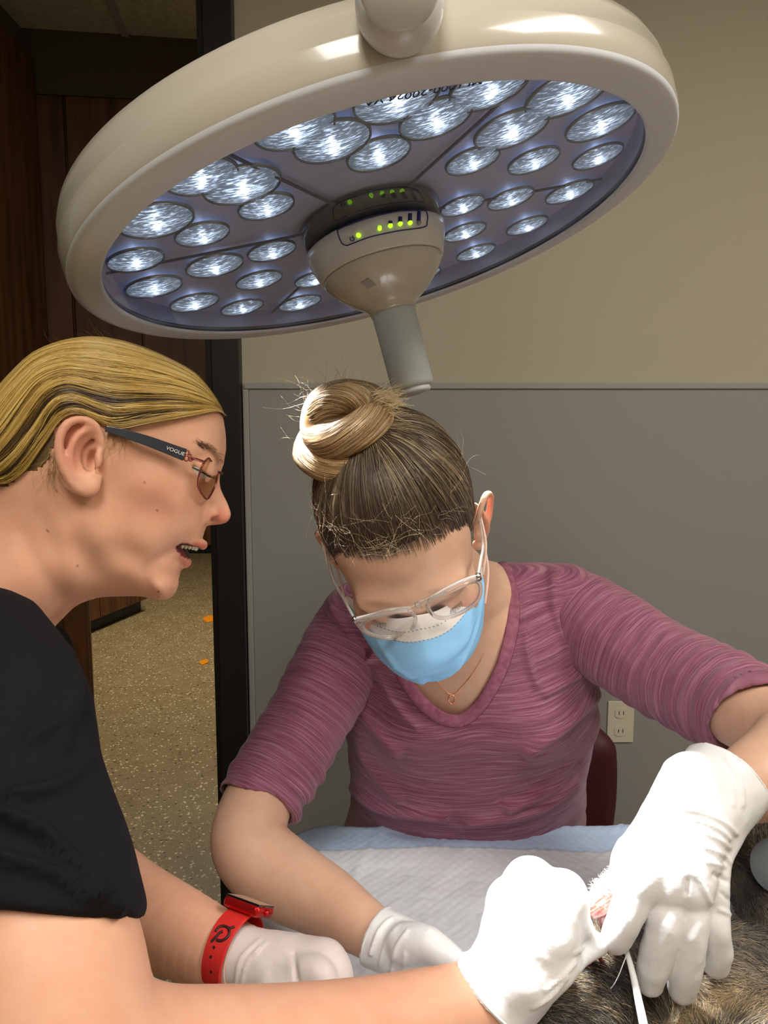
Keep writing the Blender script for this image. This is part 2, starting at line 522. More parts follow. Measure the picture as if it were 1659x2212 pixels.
def wood_block(name, label, a, b, z0, z1, th, back, doors, m=M_wood, ntoe=True):
    a = np.array([a[0], a[1], 0.0]); b = np.array([b[0], b[1], 0.0]); d = unit(b - a); n = np.array([-d[1], d[0], 0]) * back; L = np.linalg.norm(b - a)
    t = thing(name, (a + b) / 2 + n * th / 2 + (0, 0, z0), label, 'cabinet')
    toe = 0.09 if z0 < 0.05 and ntoe else 0
    base = [a + (0, 0, z0 + toe), b + (0, 0, z0 + toe), b + n * th + (0, 0, z0 + toe), a + n * th + (0, 0, z0 + toe)]
    MB().prism(base, (0, 0, z1 - z0 - toe)).build('carcass', m, t, bevel=0.003)
    if toe:
        k = n * 0.04
        base = [a + k + (0, 0, z0), b + k + (0, 0, z0), b + n * th + (0, 0, z0), a + n * th + (0, 0, z0)]
        MB().prism(base, (0, 0, toe)).build('plinth', M_black, t)
    for i in range(doors):
        p = a + d * (L * i / doors + 0.004); q = a + d * (L * (i + 1) / doors - 0.004)
        base = [p + (0, 0, z0 + toe + 0.005), q + (0, 0, z0 + toe + 0.005), q - n * 0.018 + (0, 0, z0 + toe + 0.005), p - n * 0.018 + (0, 0, z0 + toe + 0.005)]
        MB().prism(base, (0, 0, z1 - z0 - toe - 0.01)).build('door', m, t, bevel=0.002)
    return t
e1 = hit(140, 225, c1, nr); e2 = hit(440, 270, c1, nr)
dd = unit(c0 - c1); pl = np.array([dl[1], -dl[0], 0])
zl = hit(42, 125, c1 + dl * 0.03, pl)[2]
INW = np.array([-dl[1], dl[0], 0.0]); INW = INW if np.dot(INW, CAM - c1) > 0 else -INW
TC = -1.0 if np.dot(np.array([-dl[1], dl[0], 0]), CAM - c1) < 0 else 1.0
wood_block('tall_cabinet', 'tall brown walnut cabinet in the corner at the left edge of the hall', c1 + dl * 0.03 + INW * 0.03, c1 + dl * 0.9 + INW * 0.03, 0.0, zl, 0.02, TC, 1)
wood_block('tall_cabinet', 'tall brown walnut cabinet under the dark bulkhead, left of the lamp', c1 + dr * 0.01, e1, 0.0, zt, 0.02, 1.0, 1)
wood_block('wall_cabinet', 'dark walnut wall cabinet under the bulkhead, behind the lamp rim', e1 + dr * 0.002, e2, 1.22, zt, 0.3, 1.0, 2)
g1 = atz(150, 1391, 0.0); g2 = atz(315, 1320, 0.0)
wood_block('base_cabinet', 'dark walnut cabinet end standing on the hall floor under the blond woman\'s chin', g1 + (g1 - g2) * 0.3, g2, 0.0, 2.3, 0.8, 1.0, 2)
h1 = atz(300, 1197, 0.0); h2 = atz(470, 1197, 0.0)
wood_block('storage_cabinet', 'near-black wooden cabinet at the far end of the hall beside the door frame', h1 - (h2 - h1) * 2, h2 + (h2 - h1) * 1.5, 0.0, 2.5, 0.5, 1.0, 5)

# orange scraps on the hall floor
M_orange = mat('orange_paper', lin(226, 140, 20), 0.7, 0.2)
for px, py, s, lab in ((453, 1337, 0.050, 'larger orange scrap lying on the hall floor near the black frame'), (440, 1431, 0.026, 'smaller orange scrap on the hall floor, the nearer of the two')):
    c = atz(px, py, 0.0); k = 9
    base = [c + np.array([s * (0.7 + 0.4 * random.random()) * math.cos(2 * math.pi * i / k), 2.0 * s * (0.7 + 0.4 * random.random()) * math.sin(2 * math.pi * i / k), 0.0]) for i in range(k)]
    o = MB().prism(base, (0, 0, 0.004)).build('orange_scrap', M_orange, loc=c)
    tag(o, lab, 'scrap', 'orange scraps on the hall floor')

# outlet on the grey panel
M_plate = mat('outlet_plate', lin(216, 206, 186), 0.4, 0.4)
oc = aty(1334, 1550, WY - 0.012); ox, oz = 0.662, 0.555
t = thing('wall_outlet', (ox, WY - 0.012, oz), 'cream wall outlet on the grey panel right of the purple sleeve', 'outlet')
MB().box((ox - 0.037, WY - 0.018, oz - 0.06), (ox + 0.037, WY - 0.012, oz + 0.06)).build('cover_plate', M_plate, t, bevel=0.002)
for dz in (0.026, -0.026):
    r = MB().prism([np.array([ox + 0.017 * max(-1, min(1, 1.25 * math.cos(a))), WY - 0.018, oz + dz + 0.015 * math.sin(a)]) for a in np.linspace(0, 2 * math.pi, 20, endpoint=False)], (0, -0.002, 0)).build('socket', M_plate, t)
    s = MB()
    for dx in (-0.006, 0.006): s.box((ox + dx - 0.001, WY - 0.0206, oz + dz - 0.004), (ox + dx + 0.001, WY - 0.0198, oz + dz + 0.006))
    s.build('slot', M_black, r)

# ceiling panels that light the room
M_lit = mat('lit_diffuser', lin(255, 250, 235), 0.5, emit=(1.0, 0.92, 0.78, 1), estr=1.5)
for i, q in enumerate(CEIL_SPOTS + [(-1.1, 4.6, 2.72)]):
    t = thing('ceiling_light', (q[0], q[1], 2.75), 'flat white ceiling light panel', 'light', 'ceiling light panels')
    f = MB()
    for (x0, x1, y0, y1) in ((-0.31, -0.29, -0.61, 0.61), (0.29, 0.31, -0.61, 0.61), (-0.29, 0.29, -0.61, -0.59), (-0.29, 0.29, 0.59, 0.61)):
        f.box((q[0] + x0, q[1] + y0, 2.735), (q[0] + x1, q[1] + y1, 2.75))
    f.build('frame', M_white, t)
    MB().box((q[0] - 0.29, q[1] - 0.59, 2.742), (q[0] + 0.29, q[1] + 0.59, 2.75)).build('diffuser', M_lit, t)

# ================================================================== SURGICAL LAMP
LC = np.array([-0.0096, 0.80125, 1.57795]); LN = unit(np.array([0.25340906, -0.1167306, -0.96029049]))
L1 = unit(np.cross(LN, [0, 1, 0])) ; L1 = -L1 if L1[0] < 0 else L1
L2 = np.cross(LN, L1)
lamp = thing('surgical_lamp', (LC[0], LC[1], LC[2]), 'large round white surgical lamp with many lit lenses and a central grip, over both women', 'lamp')
def lamp_at(px, py, t=0.0): return hit(px, py, LC + LN * t, LN)
V, Fc = lathe([(0.2655, 0.001), (0.2662, 0.0035), (0.269, 0.0042), (0.287, 0.0034), (0.2925, 0.0020), (0.2945, -0.0005), (0.2950, -0.004)], LC, LN, L1, 160)
Fc = Fc[:-2]
bz = MB().add(V, Fc).build('bezel', M_bezel, lamp, smooth=True)
V, Fc = lathe([(0.2945, -0.002), (0.2958, -0.005), (0.2964, -0.0235), (0.2956, -0.0255), (0.2944, -0.0265), (0.2934, -0.041), (0.290, -0.050), (0.282, -0.0555), (0.20, -0.060), (0.05, -0.062)], LC, LN, L1, 160)
Fc = Fc[:-2] + [Fc[-1]]
MB().add(V, Fc).build('housing', M_white, lamp, smooth=True)
V2, F2 = lathe([(0.2656, 0.0015), (0.2656, -0.0045)], LC, LN, L1, 160); MB().add(V2, F2[:-2]).build('gasket', mat('gasket_grey', lin(50, 50, 58), 0.3, 0.5), lamp, smooth=True)
V2, F2 = lathe([(0.2654, -0.0045), (0.2654, -0.024)], LC, LN, L1, 160); MB().add(V2, F2[:-2]).build('inner_wall', mat('inner_wall_grey', lin(160, 164, 196), 0.3, 0.5), lamp, smooth=True)
M_reflector = mat('reflector_tray', lin(196, 200, 236), 0.4, 0.5, metal=0.2, bump=(30, 0.1))
DT = -0.020
V, Fc = lathe([(0.2655, DT), (0.2655, DT - 0.004), (0.01, DT - 0.004)], LC, LN, L1, 128)
MB().add(V, [f for f in Fc[:-2]] + [Fc[-1]]).build('reflector_tray', M_reflector, lamp)
# tray seams: six sectors
M_seam = mat('tray_seam', lin(92, 92, 108), 0.4)
sm = MB()
for px, py in ((225, 590), (1130, 175), (1372, 372), (560, 700), (470, 320), (990, 620)):
    q = lamp_at(px, py, DT + 0.0005); v = q - (LC + LN * (DT + 0.0005)); v = unit(v)
    a = LC + LN * (DT + 0.0002) + v * 0.06; b = LC + LN * (DT + 0.0002) + v * 0.262; s = np.cross(LN, v) * 0.0012
    sm.prism([a - s, a + s, b + s, b - s], LN * 0.002)
sm.build('tray_seam', M_seam, lamp)

# lenses
def lens_material():
    m = bpy.data.materials.new('lit_lens'); m.use_nodes = True; nt = m.node_tree; L = nt.links.new
    b = nt.nodes['Principled BSDF']
    b.inputs['Base Color'].default_value = lin(110, 122, 140); b.inputs['Roughness'].default_value = 0.15
    b.inputs['Metallic'].default_value = 0.4
    tc = nt.nodes.new('ShaderNodeTexCoord')
    sp = nt.nodes.new('ShaderNodeSeparateXYZ'); L(tc.outputs['Object'], sp.inputs[0])
    def math_(op, a, b2=None, c=None):
        n = nt.nodes.new('ShaderNodeMath'); n.operation = op
        for i, v in enumerate((a, b2, c)):
            if v is None: continue
            if isinstance(v, (int, float)): n.inputs[i].default_value = v
            else: L(v, n.inputs[i])
        return n.outputs[0]
    x, y = sp.outputs[0], sp.outputs[1]       # metres in the lens plane; y runs away from the viewer's side
    oi = nt.nodes.new('ShaderNodeObjectInfo')
    off = nt.nodes.new('ShaderNodeVectorMath'); off.operation = 'ADD'
    L(tc.outputs['Object'], off.inputs[0]); L(oi.outputs['Location'], off.inputs[1])
    # prismatic scratch pattern
    mp = nt.nodes.new('ShaderNodeMapping'); L(off.outputs[0], mp.inputs[0]); mp.inputs['Scale'].default_value = (170, 700, 1)
    mp.inputs['Rotation'].default_value = (0, 0, 0.35)
    n1 = nt.nodes.new('ShaderNodeTexNoise'); n1.inputs['Scale'].default_value = 1.0; n1.inputs['Detail'].default_value = 2; L(mp.outputs[0], n1.inputs['Vector'])
    r2 = math_('ADD', math_('MULTIPLY', x, x), math_('MULTIPLY', math_('MULTIPLY', y, y), 0.7))
    core = math_('POWER', 2.718, math_('MULTIPLY', r2, -1.0 / (0.0095 ** 2)))
    xs = math_('POWER', 2.718, math_('MULTIPLY', math_('MULTIPLY', x, x), -1.0 / (0.0036 ** 2)))
    ys = math_('POWER', 2.718, math_('MULTIPLY', math_('MULTIPLY', y, y), -1.0 / (0.024 ** 2)))
    streak = math_('MULTIPLY', xs, ys)
    wide = math_('POWER', 2.718, math_('MULTIPLY', r2, -1.0 / (0.021 ** 2)))
    g = math_('ADD', math_('MULTIPLY', core, 0.55), math_('ADD', math_('MULTIPLY', streak, 0.9), math_('MULTIPLY', wide, 0.75)))
    thr = math_('SUBTRACT', n1.outputs['Fac'], math_('SUBTRACT', 0.56, math_('MULTIPLY', g, 0.11)))
    spark = math_('MULTIPLY', math_('MAXIMUM', thr, 0.0), 8.0)
    e = math_('ADD', math_('MULTIPLY', spark, math_('ADD', 0.30, g)), math_('ADD', 0.10, math_('MULTIPLY', g, 0.20)))
    b.inputs['Emission Color'].default_value = (0.62, 0.77, 1.0, 1)
    L(e, b.inputs['Emission Strength'])
    bp = nt.nodes.new('ShaderNodeBump'); bp.inputs['Strength'].default_value = 0.6; bp.inputs['Distance'].default_value = 0.001
    L(n1.outputs['Fac'], bp.inputs['Height']); L(bp.outputs[0], b.inputs['Normal'])
    return m
M_lens = lens_material()
M_lensrim = mat('lens_rim', lin(150, 156, 172), 0.2, 0.5, metal=0.6)
lens_px = [(433,381,1),(522,400,1.1),(336,477,1.1),(575,446,.85),(437,506,.85),(293,562,.9),(464,574,1),(587,542,.85),(331,620,1),
 (560,605,.9),(411,658,.95),(517,668,.9),(645,658,.95),(679,603,.8),(763,648,.85),(635,275,1.05),(717,306,1.05),(818,333,.92),
 (857,212,1.1),(941,256,1),(1057,188,1.05),(1226,203,1.15),(1105,280,1.1),(1296,265,1.05),(1021,347,.85),(1153,347,.85),
 (1291,338,.85),(999,444,.8),(1103,429,.85),(1230,415,.9),(1004,501,.85),(1139,487,.85),(1028,545,.85),(917,598,.85)]
Rl = np.stack([L1, L2, LN], 1)
def lens_mesh(r, tz):
    V, F = lathe([(0.0015, 0.0045), (r * 0.35, 0.0041), (r * 0.7, 0.0026), (r * 0.93, 0.0008), (r, 0.0)], np.zeros(3), np.array([0, 0, 1.0]), np.array([1.0, 0, 0]), 40)
    return V, F
V, Fc = lens_mesh(0.029, 0)
V[:, 1] *= 1.0
lm = bpy.data.meshes.new('lens'); lm.from_pydata([tuple(v) for v in V], [], Fc); lm.materials.append(M_lens)
for p_ in lm.polygons: p_.use_smooth = True
Vr, Fr = lathe([(0.0285, -0.001), (0.0285, 0.0012), (0.0300, 0.0014), (0.0306, -0.001)], np.zeros(3), np.array([0, 0, 1.0]), np.array([1.0, 0, 0]), 40)
rm = bpy.data.meshes.new('rim'); rm.from_pydata([tuple(v) for v in Vr], [], Fr[:-2]); rm.materials.append(M_lensrim)
for p_ in rm.polygons: p_.use_smooth = True
q4 = Matrix(Rl.tolist()).to_quaternion()
beams = []
# glint streak is painted into the lens glow: turn each lens towards the view
for px, py, s in lens_px:
    c = lamp_at(px, py, DT + 0.0010); rr_ = np.linalg.norm(c - LC - LN * (DT + 0.001))
    if rr_ + 0.0306 * s > 0.264: c = LC + LN * (DT + 0.001) + (c - LC - LN * (DT + 0.001)) * ((0.264 - 0.0306 * s) / rr_)
    o = bpy.data.objects.new('lens', lm); COL.objects.link(o); o.parent = lamp
    o.location = (c - LC).tolist(); o.rotation_mode = 'QUATERNION'
    vw = unit(c - CAM); vy = unit(vw - LN * np.dot(vw, LN)); vx = np.cross(vy, LN)
    o.rotation_quaternion = Matrix(np.stack([vx, vy, LN], 1).tolist()).to_quaternion(); o.scale = (s, s, 1)
    r_ = bpy.data.objects.new('rim', rm); COL.objects.link(r_); r_.parent = o
    beams.append(c)
# the cover glass
mg = bpy.data.materials.new('cover_glass'); mg.use_nodes = True; nt = mg.node_tree; nt.nodes.clear()
out = nt.nodes.new('ShaderNodeOutputMaterial'); mxs = nt.nodes.new('ShaderNodeMixShader'); tr = nt.nodes.new('ShaderNodeBsdfTransparent'); gl = nt.nodes.new('ShaderNodeBsdfGlossy')
frn = nt.nodes.new('ShaderNodeFresnel'); frn.inputs[0].default_value = 1.5; gl.inputs['Roughness'].default_value = 0.03
tr.inputs[0].default_value = (0.95, 0.96, 0.97, 1)
nt.links.new(frn.outputs[0], mxs.inputs[0]); nt.links.new(tr.outputs[0], mxs.inputs[1]); nt.links.new(gl.outputs[0], mxs.inputs[2]); nt.links.new(mxs.outputs[0], out.inputs[0])
gb = nt.nodes.new('ShaderNodeNewGeometry'); iv = nt.nodes.new('ShaderNodeMath'); iv.operation = 'SUBTRACT'; iv.inputs[0].default_value = 1.0
ml = nt.nodes.new('ShaderNodeMath'); ml.operation = 'MULTIPLY'
nt.links.new(gb.outputs['Backfacing'], iv.inputs[1]); nt.links.new(frn.outputs[0], ml.inputs[0]); nt.links.new(iv.outputs[0], ml.inputs[1]); nt.links.new(ml.outputs[0], mxs.inputs[0])
V = np.array([LC + 0.266 * (math.cos(a) * L1 + math.sin(a) * L2) for a in np.linspace(0, 2 * np.pi, 128, endpoint=False)])
ordr = list(range(128)); nrm = np.cross(V[32] - V[0], V[64] - V[0])
if nrm @ LN < 0: ordr = ordr[::-1]
obj('cover_glass', V, [tuple(ordr)], mg, lamp, smooth=False)
# beams: one spot for every third lens, all converging on the field
def spot(c, target, watts, ang, rad=0.02):
    l = bpy.data.lights.new('lens_beam', 'SPOT'); l.energy = watts; l.spot_size = math.radians(ang); l.spot_blend = 0.55
    l.shadow_soft_size = rad; l.color = (0.96, 0.98, 1.0)
    o = bpy.data.objects.new('lens_beam', l); COL.objects.link(o); o.location = c + LN * 0.02
    o.rotation_mode = 'QUATERNION'; o.rotation_quaternion = Vector((target - c).tolist()).to_track_quat('-Z', 'Y')
for i, c in enumerate(beams):
    if i % 3 == 0: spot(c, FOCUS, LED_WATTS, 20.5)

# hub
M_hubdark = mat('hub_dark_collar', lin(46, 48, 52), 0.25, 0.5, coat=0.6)
V, Fc = lathe([(0.066, -0.010), (0.066, 0.0), (0.0, 0.0)], LC, LN, L1, 80)
V, Fc = lathe([(0.071, DT), (0.069, -0.002), (0.001, -0.002)], LC, LN, L1, 80)
MB().add(V, Fc[:-2]).build('collar', M_hubdark, lamp, smooth=True)
M_hub = mat('hub_white', lin(206, 202, 194), 0.3, 0.5, coat=0.3)
V, Fc = lathe([(0.069, 0.0025), (0.0715, 0.004), (0.0700, 0.012), (0.0665, 0.022), (0.0635, 0.031), (0.0625, 0.0325), (0.061, 0.0325)], LC, LN, L1, 96)
MB().add(V, Fc).build('control_band', M_hub, lamp, smooth=True)
V, Fc = lathe([(0.0605, 0.0325), (0.0612, 0.0345), (0.0595, 0.0380), (0.052, 0.0475), (0.042, 0.0575), (0.032, 0.0650), (0.0265, 0.0685), (0.0240, 0.0720), (0.0232, 0.076)], LC, LN, L1, 96)
MB().add(V, Fc).build('cone', M_white, lamp, smooth=True)
M_grip = mat('grip_sleeve', lin(196, 200, 196), 0.45, 0.4, noise=(18, lin(178, 184, 182), 0.2))
V, Fc = lathe([(0.0228, 0.0715), (0.0222, 0.080), (0.0218, 0.11), (0.0214, 0.150), (0.0206, 0.1535), (0.0185, 0.1550)], LC, LN, L1, 64)
MB().add(V, Fc).build('grip', M_grip, lamp, smooth=True)
V, Fc = lathe([(0.0165, 0.1545), (0.0170, 0.1585), (0.0160, 0.1600), (0.012, 0.1606)], LC, LN, L1, 48)
MB().add(V, Fc).build('end_cap', M_bezel, lamp, smooth=True)
# latch window on the cone
def on_lathe(px, py, prof):
    """first hit of the picture ray with a lathe surface about the lamp axis"""
    v = ray(px, py); prof = np.array(prof)
    ts = np.linspace(0.45, 1.0, 6000); q = CAM + ts[:, None] * v; rel = q - LC; t = rel @ LN; r = np.linalg.norm(rel - t[:, None] * LN, axis=1)
    R = np.interp(t, prof[:, 1], prof[:, 0], left=-1, right=-1)
    i = np.argmax(r < R)
    return q[i] if (r < R).any() else on_lathe(px, py + 1.0, prof)
bandp = [(0.0715, 0.004), (0.0700, 0.012), (0.0665, 0.022), (0.0635, 0.031), (0.0625, 0.0325)]
conep = [(0.0612, 0.0345), (0.0595, 0.0380), (0.052, 0.0475), (0.042, 0.0575), (0.032, 0.0650), (0.0265, 0.0685), (0.0240, 0.0720)]
M_navy = mat('navy_print', lin(24, 20, 110), 0.4); M_green = mat('green_led', lin(150, 240, 20), 0.3, emit=(0.42, 1.0, 0.02, 1), estr=1.6)
M_greyp = mat('latch_grey', lin(150, 146, 138), 0.5)  # even grey for the latch and the last led
def band_line(pxs, prof, w, name, m, closed=False, lift=0.0004, n=6):
    q = crom([list(p) for p in pxs], n, closed); pts = []
    for px, py in q:
        p = on_lathe(px, py, prof); rel = p - LC; rad = unit(rel - (rel @ LN) * LN); pts.append(p + rad * lift)
    return MB().tube(np.array(pts), w, 6, True, closed).build(name, m, lamp, smooth=True)
band_line([(729, 498), (738, 491), (780, 474), (840, 458), (905, 449), (917, 452), (923, 465), (922, 480), (915, 491), (860, 499), (800, 512), (762, 526), (749, 530), (738, 524)], bandp, 0.00055, 'panel_outline', M_navy, True)
for bx, by, ty in ((820, 493, 488), (843, 487, 478), (864, 482, 469), (885, 480, 462), (904, 478, 458)):
    if ty < by - 6: band_line([(bx, by), (bx + 0.5, ty)], bandp, 0.0021, 'bar', M_navy)
    else: band_line([(bx, by - 3), (bx, by + 2)], bandp, 0.0024, 'bar', M_navy)
for k, (bx, by) in enumerate(((775, 509), (820, 494), (843, 488), (864, 484), (885, 482), (904, 482))):
    p = on_lathe(bx, by, bandp); rel = p - LC; rad = unit(rel - (rel @ LN) * LN)
    V, Fc = lathe([(0.0020, 0.0), (0.0020, 0.0022), (0.0013, 0.0028)], p, rad, LN, 16)
    MB().add(V, Fc).build('led', M_green if k < 5 else M_greyp, lamp, smooth=True)
th = np.linspace(0.7, 2 * np.pi - 0.7, 10)
band_line([(761 + 4.6 * math.sin(a), 516 - 4.6 * math.cos(a)) for a in th], bandp, 0.0004, 'power_symbol', M_navy, n=3)
band_line([(761.5, 515), (762.5, 509)], bandp, 0.0004, 'power_symbol', M_navy, n=3)
lt = [on_lathe(a, b, conep) for a, b in ((779, 609), (795, 600), (812, 615), (796, 622))]
cc = sum(lt) / 4; nn = unit(np.cross(lt[2] - lt[0], lt[3] - lt[1])); nn = nn if nn @ (CAM - cc) > 0 else -nn
MB().prism([p - nn * 0.001 for p in lt], nn * 0.0022).build('latch', M_greyp, lamp)
band_line([(797, 621), (811, 614)], conep, 0.0004, 'latch', M_black, n=3)
# printed rating text on the cover glass
def text_obj(name, s, size, org, xdir, ydir, m, parent, ext=0.0002):
    cu = bpy.data.curves.new(name, 'FONT'); cu.body = s; cu.size = size; cu.extrude = ext; cu.align_x = 'CENTER'; cu.align_y = 'CENTER'
    o = bpy.data.objects.new(name, cu); COL.objects.link(o)
    dg = bpy.context.evaluated_depsgraph_get(); me = bpy.data.meshes.new_from_object(o.evaluated_get(dg))
    bpy.data.objects.remove(o)
    n = len(me.vertices); c = np.zeros(n * 3); me.vertices.foreach_get('co', c); c = c.reshape(-1, 3)
    xd = unit(xdir); yd = unit(np.asarray(ydir) - xd * np.dot(ydir, xd)); zd = np.cross(xd, yd)
    return c, [tuple(p.vertices) for p in me.polygons], xd, yd, zd
M_print = mat('dark_print', lin(52, 54, 74), 0.5)
tb = MB()
for s, px, py in (('ML1000-200', 960, 190), ('24 VA', 830, 214)):
    c0_ = lamp_at(px, py, 0.0026); cr, fr_, xd, yd, zd = text_obj('t', s, 0.011, c0_, lamp_at(px - 30, py + 6, 0.0026) - c0_, lamp_at(px, py + 10, 0.0026) - c0_, M_print, lamp)
    tb.add(c0_ + cr[:, :1] * xd + cr[:, 1:2] * yd + cr[:, 2:] * zd, fr_)
tb.build('rating_print', M_print, lamp)
# knuckle and arm up to the ceiling
near = P(862, 30, 0.46)
ax = unit(P(862, -180, 0.56) - P(862, 20, 0.505))
M_arm = mat('arm_white', lin(214, 212, 210), 0.3, 0.5, coat=0.3)
F_ = Field(near - 0.12, near + (0.12, 0.14, 0.30), 0.002)
k0 = P(863, 14, 0.462)
F_.add(cap(k0, k0 + ax * 0.30, 0.0268, 0.0268), 0.004)
V, Q = F_.mesh(); V = relax(V, Q, 2)
obj('knuckle', V, Q, M_arm, lamp)
kc = P(863, -34, 0.4330)
nl = unit(CAM - kc)
V, Fc = lathe([(0.0225, 0.0), (0.0230, 0.004), (0.0215, 0.006), (0.0001, 0.0065)], kc - nl * 0.002, nl, unit(np.cross(nl, RT)), 64)
MB().add(V, Fc).build('knuckle_cap', M_arm, lamp, smooth=True)
top = k0 + ax * 0.28
pth = crom([top, top + np.array([0.02, 0.12, 0.12]), LC + np.array([0.05, 0.05, 0.62]), LC + np.array([0.05, 0.05, 1.17])], 8)
MB().tube(pth, 0.026, 20).build('suspension_arm', M_arm, lamp, smooth=True)

# ================================================================== PEOPLE: shared materials and helpers
M_skin = mat('skin', lin(214, 160, 130), 0.45, 0.4, sss=0.25, vcol=True, noise=(70, lin(250, 244, 241), 0.2), bump=(650, 0.12, (1, 1, 1), 0.0006))
M_hair = mat('hair', lin(150, 120, 80), 0.34, 0.55, vcol=True)
def glove_mat(name):
    m = mat(name, lin(232, 226, 222), 0.38, 0.4, vcol=True, bump=(38, 0.35, (1.0, 1.0, 1.0), 0.004), sss=0.0)
    return m
M_glove = glove_mat('latex_glove')

def skin_cols(V, base=(214, 160, 130)):
    b = np.array(lin(*base))[:3]
    n = vnoise(V * 22, 3)[:, None]
    return b * (1 + 0.05 * n * np.array([0.5, 1.2, 1.3]))
def blot(C, V, c, r, colr, amt):
    """natural colouring of the skin: lips, cheeks, brows"""
    d = np.linalg.norm((V - np.asarray(c)) / np.asarray(r), axis=1); f = np.clip(1.2 - d, 0, 1)[:, None]; f = f * f * (3 - 2 * f) * amt
    return C * (1 - f) + np.array(lin(*colr))[:3] * f
def joinVQ(parts):
    Vs, Qs, n = [], [], 0
    for V, Q in parts:
        Vs.append(V); Qs.append(Q + n); n += len(V)
    return np.vstack(Vs), np.vstack(Qs)
def halfspace(c, n, r=0.2):
    c = np.asarray(c, float); n = unit(n)
    return c - r, c + r, lambda X, Y, Z: -((X - c[0]) * n[0] + (Y - c[1]) * n[1] + (Z - c[2]) * n[2])
def meshF(F, it=1):
    V, Q = F.mesh()
    return (relax(V, Q, it) if it else V), Q
def arc_coord(V, path):
    """length along a polyline for each vertex"""
    path = np.asarray(path); L = np.concatenate([[0], np.cumsum(np.linalg.norm(np.diff(path, axis=0), axis=1))])
    best = np.full(len(V), 1e9); s = np.zeros(len(V))
    for i in range(len(path) - 1):
        d = path[i + 1] - path[i]; l2 = d @ d; t = np.clip(((V - path[i]) @ d) / l2, 0, 1)
        dist = np.linalg.norm(V - path[i] - t[:, None] * d, axis=1)
        m = dist < best; best[m] = dist[m]; s[m] = L[i] + t[m] * math.sqrt(l2)
    return s
def PX(L): return np.array([P(a, b, d) for a, b, d in L])

def shirt_material(name, dark, mid, light, su=760, sv=17, rough=0.85):
    m = bpy.data.materials.new(name); m.use_nodes = True; nt = m.node_tree; L = nt.links.new; b = nt.nodes['Principled BSDF']
    b.inputs['Roughness'].default_value = rough; b.inputs['Specular IOR Level'].default_value = 0.2; b.inputs['Sheen Weight'].default_value = 0.2
    a = nt.nodes.new('ShaderNodeAttribute'); a.attribute_name = 'flow'
    mp = nt.nodes.new('ShaderNodeMapping'); L(a.outputs['Vector'], mp.inputs[0]); mp.inputs['Scale'].default_value = (su, sv, sv)
    n = nt.nodes.new('ShaderNodeTexNoise'); n.inputs['Scale'].default_value = 1.0; n.inputs['Detail'].default_value = 3; n.inputs['Roughness'].default_value = 0.62
    L(mp.outputs[0], n.inputs['Vector'])
    r = nt.nodes.new('ShaderNodeValToRGB'); e = r.color_ramp.elements
    e[0].position = 0.32; e[0].color = dark; e[1].position = 0.70; e[1].color = light
    x = e.new(0.50); x.color = mid
    L(n.outputs['Fac'], r.inputs[0]); L(r.outputs[0], b.inputs['Base Color'])
    bp = nt.nodes.new('ShaderNodeBump'); bp.inputs['Strength'].default_value = 0.25; bp.inputs['Distance'].default_value = 0.001
    L(n.outputs['Fac'], bp.inputs['Height']); L(bp.outputs[0], b.inputs['Normal'])
    return m
M_purple = shirt_material('heathered_purple_jersey', lin(112, 60, 80), lin(140, 84, 104), lin(172, 122, 140))
M_purple_plain = mat('purple_jersey_band', lin(132, 72, 92), 0.85, 0.2, noise=(120, lin(160, 104, 122), 0.2))

def glasses_glass(name, tint=(0.97, 0.97, 0.97, 1), g=0.06):
    m = bpy.data.materials.new(name); m.use_nodes = True; nt = m.node_tree; nt.nodes.clear()
    o = nt.nodes.new('ShaderNodeOutputMaterial'); mx = nt.nodes.new('ShaderNodeMixShader'); t = nt.nodes.new('ShaderNodeBsdfTransparent'); gl = nt.nodes.new('ShaderNodeBsdfGlossy')
    gl.inputs['Roughness'].default_value = 0.05; t.inputs[0].default_value = tint; mx.inputs[0].default_value = g
    nt.links.new(t.outputs[0], mx.inputs[1]); nt.links.new(gl.outputs[0], mx.inputs[2]); nt.links.new(mx.outputs[0], o.inputs[0])
    return m
M_clearlens = glasses_glass('clear_lens')
M_clear = mat('clear_plastic', lin(244, 238, 232), 0.08, 0.6, trans=0.82, ior=1.35)

# ================================================================== SEATED WOMAN
woman = thing('person', (0.13, 1.25, 0.0), 'seated person in a heathered purple shirt, blue mask and clear glasses, bending over the table', 'person')
phi = math.radians(48); ca, sa = math.cos(phi), math.sin(phi)
dn = np.array([0.31, 0.95]); dn /= np.linalg.norm(dn)           # chin direction in the picture
HX = dn[1] * RT + dn[0] * UP                                     # towards her left ear
HY = sa * (dn[0] * RT - dn[1] * UP) - ca * FW                    # the way her face looks
HZ = ca * (-dn[0] * RT + dn[1] * UP) - sa * FW                   # crown
ya = math.radians(7); HX, HY = HX * math.cos(ya) + HY * math.sin(ya), HY * math.cos(ya) - HX * math.sin(ya)
HR = np.stack([HX, HY, HZ], 1)
HC = P(872, 1160, 0.82)
def hl(x, y, z): return HC + HR @ np.array([x, y, z], float)
def hloc(V): return (V - HC) @ HR
def hell(c, r, rx=0): return ell(hl(*c), r, HR)

